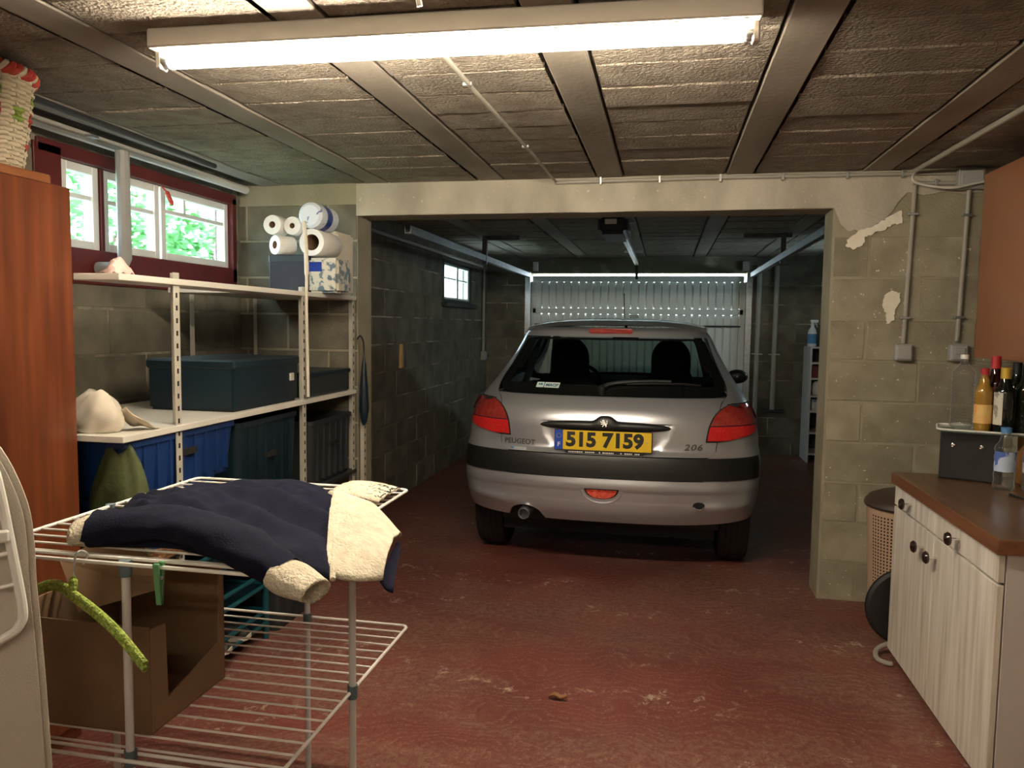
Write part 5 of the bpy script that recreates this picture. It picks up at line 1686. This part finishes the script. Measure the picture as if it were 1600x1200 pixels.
# inner dark shell behind the panel gaps
patch('panel_seal', zr_(0.60, 1.0, 20), lambda z: -Wz(z) * 0.97, lambda z: Wz(z) * 0.97, M['gap'], car, off=-0.014, nc=40)
mb_body = MB()
for s in (-1, 1):
    # quarter panel round the corner
    zs = zr_(0.56, 1.365, 40)
    rows = []
    for z in zs:
        a, b = tgc(z) + 0.0045, Wz(z)
        rows.append([(s * (a + (b - a) * math.sin(j / 16 * PI / 2)), ry_(a + (b - a) * math.sin(j / 16 * PI / 2), z), z) for j in range(17)])
    if s > 0:
        mb_body.grid(rows)
    else:
        mb_body.grid([r[::-1] for r in rows])
    mb_body.grid([[r[0] for r in rows], [(r[0][0], r[0][1] + 0.012, r[0][2]) for r in rows]])
    # flank, from the corner to the front, with wheel arches
    def wtap(y):
        return lerp([(0.3, 1.0), (1.8, 1.0), (3.0, 0.985), (3.45, 0.93), (3.72, 0.80)], y)

    def zlow(y):
        v = 0.24
        for cy in (0.655, 3.095):
            d = abs(y - cy)
            if d < 0.345:
                v = max(v, 0.285 + math.sqrt(0.345 ** 2 - d * d))
        return v

    def ztop(y):
        return lerp([(0.3, 0.96), (1.2, 0.935), (2.4, 0.915), (2.9, 0.88), (3.4, 0.78), (3.72, 0.66)], y)
    ys = [0.36 + (3.72 - 0.36) * k / 90 for k in range(91)]
    rows = []
    for i in range(15):
        t_ = i / 14
        row = []
        for y in ys:
            z = zlow(y) + (ztop(y) - zlow(y)) * t_
            yy = y if y > 0.5 else ry_(Wz(z), z) + (y - 0.36) / 0.14 * (0.5 - ry_(Wz(z), z)) if ry_(Wz(z), z) < 0.5 else y
            row.append((s * Wz(z) * wtap(yy), yy, z))
        rows.append(row)
    mb_body.grid(rows if s < 0 else rows[::-1])
    # upper quarter and roof rail
    rows = []
    for k in range(21):
        y = 0.9 + (2.0 - 0.9) * k / 20
        rows.append([(s * Wz(z), max(y, ry_(Wz(z), z) - 0.001), z) for z in zr_(1.29, 1.38, 5)])
    mb_body.grid(rows if s < 0 else [r[::-1] for r in rows])
    rows = []
    for z in zr_(0.93, 1.30, 12):
        y0_ = ry_(Wz(z), z)
        rows.append([(s * Wz(z), y0_ + (0.98 - y0_) * k / 5, z) for k in range(6)])
    mb_body.grid(rows if s < 0 else rows[::-1])
    mb_body.bar((s * 0.675, 2.72, 0.93), (s * 0.535, 1.96, 1.37), 0.06, 0.05)   # screen pillar
    mb_body.bar((s * 0.735, 1.62, 0.93), (s * 0.590, 1.60, 1.31), 0.07, 0.03)   # door pillar
# roof
rows = []
for k in range(25):
    y = 0.54 + (2.0 - 0.54) * k / 24
    zc = lerp([(0.54, 1.388), (0.62, 1.405), (0.75, 1.418), (1.0, 1.432), (1.35, 1.438), (1.7, 1.425), (2.0, 1.39)], y)
    row = []
    for j in range(21):
        u = -1 + j / 10
        row.append((0.545 * u, y - 0.0 + 0.10 * u * u * (1 if k < 2 else 0.4 if k < 4 else 0), zc - 0.045 * abs(u) ** 3.2))
    rows.append(row)
roof = MB().grid(rows).build('roof', M['silver'], car, angle=60)
# bonnet and nose
rows = []
for k in range(15):
    y = 2.66 + (3.74 - 2.66) * k / 14
    zc = lerp([(2.66, 0.985), (3.0, 0.93), (3.4, 0.82), (3.62, 0.72), (3.74, 0.60)], y)
    row = [(0.79 * wtap(y) * u, y + 0.0 - 0.22 * abs(u) ** 3 * (k / 14), zc - 0.07 * abs(u) ** 2.5) for u in [-1 + j / 8 for j in range(17)]]
    rows.append(row)
rows.append([(p[0], p[1] + 0.02, 0.25) for p in rows[-1]])
mb_body.grid(rows)
MB().box(-0.60, 0.60, 0.30, 3.6, 0.19, 0.30).build('underbody', M['gap'], car, smooth=False)
mb_body.build('body', M['silver'], car, angle=40)
# tailgate
tgp = patch('tailgate', zr_(0.692, 0.7, 2) + zr_(0.705, 0.995, 44), lambda z: -tgc(z), lambda z: tgc(z), M['silver'], car, nc=80, off=0.002, depth=0.016, angle=50)
MB()
sp = patch('spoiler', zr_(1.318, 1.372, 8), lambda z: -lerp([(1.318, 0.575), (1.34, 0.56), (1.372, 0.50)], z), lambda z: lerp([(1.318, 0.575), (1.34, 0.56), (1.372, 0.50)], z), M['silver'], car, nc=48, off=0.022, depth=0.06, angle=50)
# rear window: clear pane with black border
zs = zr_(1.0, 1.03, 6) + zr_(1.04, 1.29, 20) + zr_(1.293, 1.3115, 6)
rows = []
for z in zs:
    w_ = glx(z)
    rows.append([(w_ * (-1 + j / 24), ry_(w_ * (-1 + j / 24), z) - 0.004, z) for j in range(49)])
nr = len(rows)


def clear(i, j):
    z = (zs[i] + zs[min(i + 1, nr - 1)]) / 2
    x = (rows[i][j][0] + rows[i][min(j + 1, 48)][0]) / 2
    return 1.055 < z < 1.300 and abs(x) < gl(z) - 0.06


mbc, mbf = MB(), MB()
vs = [p for r in rows for p in r]
fc, ff = [], []
for i in range(nr - 1):
    for j in range(48):
        (fc if clear(i, j) else ff).append((i * 49 + j, i * 49 + j + 1, (i + 1) * 49 + j + 1, (i + 1) * 49 + j))
rw = MB().add(vs, fc).build('rear_window', M['car_glass'], car, angle=60)
MB().add(vs, ff).build('black_border', M['frit'], rw, angle=60)
# side glass and windscreen
for s in (-1, 1):
    rows = []
    for z in zr_(0.945, 1.305, 8):
        y0_ = ry_(Wz(z), z) + 0.10
        yf_ = lerp([(0.945, 2.60), (1.305, 2.03)], z)
        rows.append([(s * (Wz(z) + 0.004), y0_ + (yf_ - y0_) * k / 16, z) for k in range(17)])
    MB().grid(rows if s < 0 else rows[::-1]).build('side_window', M['side_glass'], car)
MB().grid([[(x * lerp([(0, .66), (1, .52)], v), 2.72 - 0.75 * v - 0.06 * (abs(x) ** 2), 0.955 + 0.42 * v) for x in [-1 + k / 6 for k in range(13)]] for v in (0, 0.25, 0.5, 0.75, 1)]).build('windscreen', M['car_glass'], car)

# black strip and bumper
patch('bumper_strip', zr_(0.572, 0.688, 12), lambda z: -Wz(z) * 0.9995, lambda z: Wz(z) * 0.9995, M['car_black'], car, nc=72, off=0.014, depth=0.03, angle=40)


def zb_(u):
    return 0.315 + 0.022 * abs(u) ** 4


rows = []
NU = 90
zt_ = 0.566
for i in range(37):
    t_ = i / 36
    row = []
    for j in range(NU + 1):
        u = math.sin((-1 + 2 * j / NU) * PI / 2)
        zlo = zb_(u)
        xx = u * Wz(0.45)
        if abs(xx + 0.445) < 0.105:                     # cut-out for the exhaust
            zlo = max(zlo, 0.315 + 0.075 * math.sqrt(max(0, 1 - ((xx + 0.445) / 0.105) ** 2)))
        z = zlo + (zt_ - zlo) * t_
        x = u * Wz(z)
        row.append((x, ry_(x, z) - 0.004, z))
    rows.append(row)
mb = MB().grid(rows)
mb.grid([[(p[0] * .99, p[1] + 0.03, p[2] + 0.012) for p in rows[0]], rows[0]])
mb.grid([rows[-1], [(p[0], p[1] + 0.03, p[2]) for p in rows[-1]]])
bump = mb.build('bumper', M['silver'], car, angle=50)
# fog lamp
ft = []
zs = zr_(0.455, 0.512, 12)


def fw(z):
    u = (0.512 - z) / 0.057
    return 0.082 * math.sqrt(max(0.0, 1 - u ** 2.2)) + 0.004


patch('fog_lamp_seal', zs, lambda z: -0.011 - fw(z) - 0.006, lambda z: -0.011 + fw(z) + 0.006, M['gap'], car, nc=24, off=0.007, depth=0.02)
patch('fog_lamp', zr_(0.460, 0.507, 10), lambda z: -0.011 - fw(z - .002) + 0.003, lambda z: -0.011 + fw(z - .002) - 0.003, M['fog'], car, nc=24, off=0.011, depth=0.02)
rows = []
pl = [(-0.011 + 0.106 * math.cos(a), 0.500 + 0.068 * math.sin(a)) for a in [PI + PI * q / 24 for q in range(25)]]
MB().tube([(x, ry_(x, z) - 0.003, z) for x, z in pl], 0.006, 8).build('fog_lamp_lip', M['silver'], bump)
# tow eye recess
MB().prism([(0.035 * math.cos(a) + 0.508, 0.018 * math.sin(a) + 0.438) for a in [2 * PI * q / 20 for q in range(20)]], 0.004, Matrix.Translation((0, ry_(0.508, 0.438) - 0.004, 0)) @ Matrix.Rotation(0.30, 4, 'Z') @ Matrix.Translation((0.02, 0.155, 0)) @ Matrix.Rotation(PI / 2, 4, 'X')).build('tow_eye_recess', M['gap'], car, smooth=False) if False else None
te = Matrix.Translation((0.500, ry_(0.500, 0.438) - 0.006, 0.438)) @ Matrix.Rotation(0.22, 4, 'Z') @ Matrix.Rotation(PI / 2, 4, 'X')
MB().prism([(0.032 * math.cos(a), 0.018 * math.sin(a)) for a in [2 * PI * q / 20 for q in range(20)]], 0.003, te).build('tow_eye_recess', M['gap'], car, smooth=False)
MB().tube([te @ Vector((0.026 * math.cos(a), 0.016 * math.sin(a) - 0.004, 0.006)) for a in [PI * 1.05 + PI * 0.95 * q / 12 for q in range(13)]], 0.004, 8).build('tow_eye', M['chrome'], car)
# exhaust
mb = MB()
mb.lathe([(0.030, -0.02), (0.033, 0.0), (0.033, 0.45)], 20, (-0.437, 0.045, 0.345), 'y', caps=False)
mb.lathe([(0.030, -0.02), (0.026, -0.015), (0.026, 0.15), (0.002, 0.15)], 20, (-0.437, 0.045, 0.345), 'y', caps=False)
mb.build('exhaust_pipe', M['galv'], car)
mb = MB()
mb.box(-0.60, 0.62, 0.26, 0.50, 0.26, 0.42)
mb.lathe([(0.10, -0.35), (0.11, -0.33), (0.11, 0.33), (0.10, 0.35)], 20, (-0.1, 0.42, 0.34), 'x')
mb.build('silencer', M['black_rubber'], car, smooth=False)

# tail lamps
li = smooth_tab([(0.770, -0.528), (0.80, -0.532), (0.86, -0.545), (0.91, -0.572), (0.945, -0.612), (0.968, -0.668)])


def lo(z):
    return -min(lerp([(0.770, 0.59), (0.782, 0.665), (0.795, 0.735), (0.81, 0.79), (0.825, 0.818), (0.84, 0.828)], z), Wz(z) * 0.9985)


for s in (-1, 1):
    f_l = (lambda z: lo(z)) if s < 0 else (lambda z: -li(z))
    f_r = (lambda z: li(z)) if s < 0 else (lambda z: -lo(z))
    sg = patch('tail_lamp', zr_(0.770, 0.968, 24), f_l, f_r, M['gap'], car, nc=26, off=0.008, depth=0.03)
    g = 0.007
    il = (lambda z: lo(z)) if s < 0 else (lambda z: -li(z) + g)
    ir = (lambda z: li(z) - g) if s < 0 else (lambda z: -lo(z))
    patch('upper_lens', zr_(0.858, 0.962, 14), il, ir, M['lens'], sg, nc=24, off=0.014, depth=0.02)
    patch('reflector', zr_(0.778, 0.853, 12), il, ir, M['reflector'], sg, nc=24, off=0.013, depth=0.02)
# high brake light
zb = 1.3525
rows = []
mbk = MB()
bl = [(x, z) for x, z in [(q[0], q[1] + 1.352) for q in rrect(0.128, 0.0145, 0.0144, 6)]]


def on_sp(x, z, o):
    return (x - 0.012, ry_(x, 1.340) - 0.022 - o + (z - 1.352) * 0.3, z)


mbk = MB()
front = [on_sp(x, z, 0.006) for x, z in bl]; back = [on_sp(x, z, -0.02) for x, z in bl]
nb = len(bl)
mbk.v = front + back
mbk.f = [tuple(range(nb))] + [(i, (i + 1) % nb, nb + (i + 1) % nb, nb + i) for i in range(nb)]
mbk.build('brake_light', M['lens'], car, smooth=False)

# grip bar over the number plate with emblem
rows = []
for k in range(61):
    u = -1 + k / 30
    x = -0.006 + 0.352 * u
    e = math.sqrt(max(0.0, 1 - abs(u) ** 3.2))
    bz = 0.030 * math.exp(-(x / 0.052) ** 4)
    cz = 0.845 - 0.004 * u * u
    hz = 0.025 * e + 0.0012
    ring = []
    for q in range(16):
        a = 2 * PI * q / 16
        zz = cz + hz * math.sin(a) + (bz if math.sin(a) > 0 else 0) * max(0, math.sin(a))
        ring.append((x, min(ry_(x, 0.846), ry_(x, 0.872)) - 0.010 - (0.020 * e + 0.001) * math.cos(a) - 0.008 * math.exp(-(x / 0.06) ** 4), zz))
    rows.append(ring)
gb = MB().grid(rows, closed=True).build('grip_bar', M['car_black'], car, angle=60)
# small rearing lion emblem
lion = [(-0.010, 0.018), (-0.003, 0.021), (0.003, 0.018), (0.004, 0.012), (0.009, 0.006), (0.011, -0.002), (0.016, 0.002), (0.013, 0.010), (0.017, 0.017), (0.021, 0.012), (0.018, 0.008),
        (0.021, 0.000), (0.015, -0.008), (0.017, -0.014), (0.013, -0.020), (0.008, -0.020), (0.010, -0.015), (0.005, -0.010), (-0.001, -0.013), (-0.004, -0.020), (-0.010, -0.020), (-0.006, -0.012),
        (-0.004, -0.005), (-0.012, -0.008), (-0.019, -0.005), (-0.018, -0.001), (-0.011, -0.002), (-0.007, 0.002), (-0.016, 0.003), (-0.021, 0.008), (-0.018, 0.011), (-0.010, 0.008), (-0.006, 0.009), (-0.011, 0.013)]
em = Matrix.Translation((-0.006, ry_(0, 0.86) - 0.0435, 0.864)) @ Matrix.Rotation(PI / 2 - 0.15, 4, 'X')
MB().prism([(x * .95, z * .95) for x, z in lion][::-1], 0.004, em).build('emblem', M['chrome'], gb, smooth=False)

# number plate
py = ry_(-0.01, 0.765) - 0.030
pm = Matrix.Translation((-0.010, py, 0.766)) @ Matrix.Rotation(PI / 2 - 0.03, 4, 'X')
plate = MB().prism(rrect(0.262, 0.056, 0.006, 3), 0.006, pm).build('number_plate', M['car_black'], car, smooth=False)
MB().prism([(x + 0.020, y + 0.001) for x, y in rrect(0.236, 0.0525, 0.004, 3)], 0.0012, pm @ Matrix.Translation((0, 0, 0.0055))).build('yellow_face', M['plate'], plate, smooth=False)
MB().prism([(x - 0.238, y + 0.001) for x, y in rrect(0.0215, 0.0525, 0.004, 3)], 0.0016, pm @ Matrix.Translation((0, 0, 0.0055))).build('country_band', M['plate_blue'], plate, smooth=False)
up = Matrix.Translation((0, 0, 0.0072))
text('country_letter', 'F', 0.034, M['white_ink'], plate, pm @ up @ Matrix.Translation((-0.238, -0.026, 0)), 0.0005, 0.0006)
text('plate_number', '515 7159', 0.104, M['ink'], plate, pm @ up @ Matrix.Translation((0.008, 0.001, 0)), 0.0006, 0.0050, 1.02, 0.0, 0.415)
mb = MB()
for k in range(12):
    a = 2 * PI * k / 12
    c_ = (-0.238 + 0.012 * math.cos(a), 0.022 + 0.012 * math.sin(a))
    mb.prism([(c_[0] + 0.0018 * math.cos(b), c_[1] + 0.0018 * math.sin(b)) for b in [2 * PI * q / 5 for q in range(5)]], 0.0004, pm @ Matrix.Translation((0, 0, 0.0074)))
st_ = mb.build('star_ring', M['plate'], plate, smooth=False); st_['kind'] = 'stuff'
MB().prism([(-0.21, -0.056), (0.225, -0.056), (0.212, -0.070), (-0.20, -0.070)][::-1], 0.005, pm).build('holder_strip', M['car_black'], plate, smooth=False)
mb = MB()
rr = random.Random(3)
x = -0.185
while x < 0.19:
    wd = rr.uniform(0.005, 0.009)
    if rr.random() < 0.86:
        mb.box(x, x + wd, -0.067, -0.060, 0.005, 0.0056, pm)
    x += wd + 0.003
lt_ = mb.build('strip_lettering', M['white_ink'], plate, smooth=False); lt_['kind'] = 'stuff'
MB().lathe([(0.004, 0), (0.004, 0.003), (0.001, 0.004)], 10, (0, 0, 0)).build('plate_screw', M['galv'], plate)
S.objects[-1] if False else None
scr = [o for o in plate.children if o.name.startswith('plate_screw')][0]
scr.data.transform(pm @ Matrix.Translation((0.232, 0.0, 0.006)))


def on_tail(x, z, off=0.006):
    e = 0.004
    y = ry_(x, z) - off
    dzdy = math.atan2(ry_(x, z + e) - ry_(x, z - e), 2 * e)
    dxdy = math.atan2(ry_(x + e, z) - ry_(x - e, z), 2 * e)
    return Matrix.Translation((x, y, z)) @ Matrix.Rotation(dxdy, 4, 'Z') @ Matrix.Rotation(PI / 2 - dzdy, 4, 'X')


text('maker_badge', 'PEUGEOT', 0.040, M['badge'], tgp, on_tail(-0.474, 0.738, 0.007), 0.0015, 0.0007, 1.05, 0.0, 0.182)
text('model_badge', '206', 0.046, M['badge'], tgp, on_tail(0.462, 0.742, 0.007), 0.0015, 0.0004, 1.15, 0.25, 0.100)
ds = on_tail(-0.478, 0.702, 0.004)
MB().box(-0.045, 0.045, -0.008, 0.008, 0, 0.0006, ds).build('dealer_sticker', M['spray'], tgp, smooth=False)
MB().box(-0.045, -0.028, -0.007, 0.007, 0.0006, 0.001, ds).build('sticker_mark', M['spray_label'], tgp, smooth=False)
mb = MB()
for k in range(7):
    mb.box(-0.022 + k * 0.009, -0.016 + k * 0.009, -0.004, 0.003, 0.0006, 0.001, ds)
q = mb.build('sticker_lettering', M['galv'], tgp, smooth=False); q['kind'] = 'stuff'
# insurer sticker on the glass
dm = on_tail(-0.340, 1.046, 0.008)
MB().box(-0.068, -0.024, -0.021, 0.021, 0, 0.0006, dm).build('sticker', M['sticker'], rw, smooth=False)
MB().box(-0.020, 0.068, -0.021, 0.021, 0, 0.0006, dm).build('sticker', M['sticker'], rw, smooth=False)
text('sticker_word', 'MACIF', 0.028, M['sticker_ink'], rw, dm @ Matrix.Translation((0.025, -0.002, 0.0012)), 0.0003, 0.0009, 1.0, 0.0, 0.074)
MB().prism([(-0.060, 0.000), (-0.052, 0.012), (-0.047, 0.004), (-0.040, 0.014), (-0.032, 0.004), (-0.031, -0.002)][::-1], 0.0006, dm @ Matrix.Translation((0, 0, 0.0006))).build('sticker_mark', M['sticker_ink'], rw, smooth=False)
# rear wiper
wp_ = MB().lathe([(0.021, 0), (0.021, 0.018), (0.014, 0.030), (0.003, 0.033)], 16).build('wiper', M['car_black'], car)
wp_.data.transform(Matrix.Translation((-0.033, ry_(-0.03, 1.028) - 0.004, 1.028)) @ Matrix.Rotation(PI / 2 - 0.8, 4, 'X'))
path = [(-0.033, 1.036), (-0.010, 1.056), (0.05, 1.070), (0.14, 1.078), (0.24, 1.082), (0.34, 1.082)]
MB().tube(bez([(x, ry_(x, z) - 0.030, z) for x, z in path], 6), [0.013] * 8 + [0.0105] * 12 + [0.008] * 11, 8).build('wiper_arm', M['dark_grey'], wp_)
path = [(0.10, 1.062), (0.25, 1.068), (0.40, 1.068), (0.50, 1.060)]
MB().tube([(x, ry_(x, z) - 0.014, z) for x, z in path], 0.006, 8).build('wiper_blade', M['car_black'], wp_)
# aerial, mirrors
MB().tube([(-0.0, 1.75, 1.42), (-0.0, 1.60, 1.62)], 0.0035, 6).build('aerial', M['black_rubber'], car)
for s in (-1, 1):
    mb = MB()
    rows = []
    for i in range(13):
        a = -PI / 2 + PI * i / 12
        k_ = max(math.cos(a), 0.05) ** 0.6
        rows.append([(s * (0.885 + 0.085 * math.cos(b) * k_), 2.42 + 0.055 * math.sin(a), 0.985 + 0.058 * math.sin(b) * k_) for b in [2 * PI * q / 20 for q in range(20)]])
    mb.grid(rows, closed=True)
    mb.bar((s * 0.70, 2.42, 0.945), (s * 0.87, 2.42, 0.965), 0.06, 0.045)
    mb.build('door_mirror', M['car_black'], car)
# wheels
for cy in (0.655, 3.095):
    for s in (-1, 1):
        cx = s * 0.715
        tyre = MB().lathe([(0.185, -0.085), (0.24, -0.09), (0.275, -0.082), (0.288, -0.06), (0.290, 0.0), (0.288, 0.06), (0.275, 0.082), (0.24, 0.09), (0.185, 0.085)], 40, (cx, cy, 0.290), 'x', caps=False).build('wheel', M['black_rubber'], car)
        MB().lathe([(0.002, s * 0.05), (0.06, s * 0.065), (0.15, s * 0.05), (0.186, s * 0.082), (0.186, -s * 0.08), (0.16, -s * 0.03), (0.002, -s * 0.02)], 30, (cx, cy, 0.290), 'x', caps=False).build('wheel_trim', M['galv'], tyre)
        mb = MB()
        for q in (-0.045, -0.015, 0.015, 0.045):
            mb.lathe([(0.2895, q - 0.004), (0.2905, q - 0.004), (0.2905, q + 0.004), (0.2895, q + 0.004)], 40, (cx, cy, 0.290), 'x', caps=False)
        mb.build('tread_groove', M['gap'], tyre)['kind'] = 'stuff'
# cabin
mb = MB()
mb.box(-0.70, 0.70, 0.42, 2.6, 0.28, 0.32)
mb.grid([[(x, 0.42, 0.35), (x, 0.42, 0.93), (x, 1.0, 0.93), (x, 2.6, 0.90)] for x in (-0.71, 0.71)])
mb.box(-0.71, 0.71, 0.24, 0.86, 0.955, 0.965)                       # parcel shelf
mb.box(-0.72, -0.70, 0.4, 2.6, 0.32, 0.93); mb.box(0.70, 0.72, 0.4, 2.6, 0.32, 0.93)
mb.grid([[(0.50 * u, y, 1.37 - 0.03 * abs(u) ** 3) for u in [-1 + j / 5 for j in range(11)]] for y in (0.60, 1.2, 1.9)])   # head lining
mb.build('cabin_trim', M['interior'], car, smooth=False)
for sx in (-0.375, 0.345):
    mb = MB()
    prof_ = [(0.0, 0.235), (0.20, 0.25), (0.42, 0.245), (0.60, 0.215), (0.68, 0.165), (0.74, 0.137), (0.80, 0.138)] + [(0.83 + 0.15 * math.sin(k * PI / 16), 0.138 * math.cos(k * PI / 16)) for k in range(8)]
    rows = []
    for h, wv in prof_:
        z = 0.32 + h
        y = 1.72 - 0.24 * h
        rows.append([(sx + wv * math.copysign(abs(math.cos(a)) ** 0.6, math.cos(a)), y + 0.055 * math.copysign(abs(math.sin(a)) ** 0.6, math.sin(a)), z) for a in [2 * PI * q / 24 for q in range(24)]])
    mb.grid(rows, closed=True)
    mb.f.append(tuple((len(prof_) - 1) * 24 + q for q in range(24)))
    mb.build('front_seat', M['interior'], car, angle=60)
MB().box(-0.62, 0.62, 0.92, 1.04, 0.40, 0.985).build('rear_seat', M['interior'], car, bevel=0.04, seg=2)
mb = MB(); mb.grid([[(x, y, z) for x in (-0.68, -0.3, 0.3, 0.68)] for y, z in ((2.05, 0.70), (2.08, 0.94), (2.25, 0.985), (2.70, 0.955))])
mb.build('dashboard', M['interior'], car)
MB().tube([(-0.36 + 0.18 * math.cos(a), 2.02 + 0.05 * math.sin(a), 0.90 + 0.17 * math.sin(a)) for a in [2 * PI * q / 32 for q in range(32)]], 0.014, 8, closed=True).build('steering_wheel', M['interior'], car)
MB().box(-0.10, 0.10, 1.95, 1.98, 1.275, 1.335).build('interior_mirror', M['interior'], car, bevel=0.01)
MB().bar((0, 1.97, 1.33), (0, 2.0, 1.39), 0.02, 0.02).build('mirror_stem', M['interior'], car)
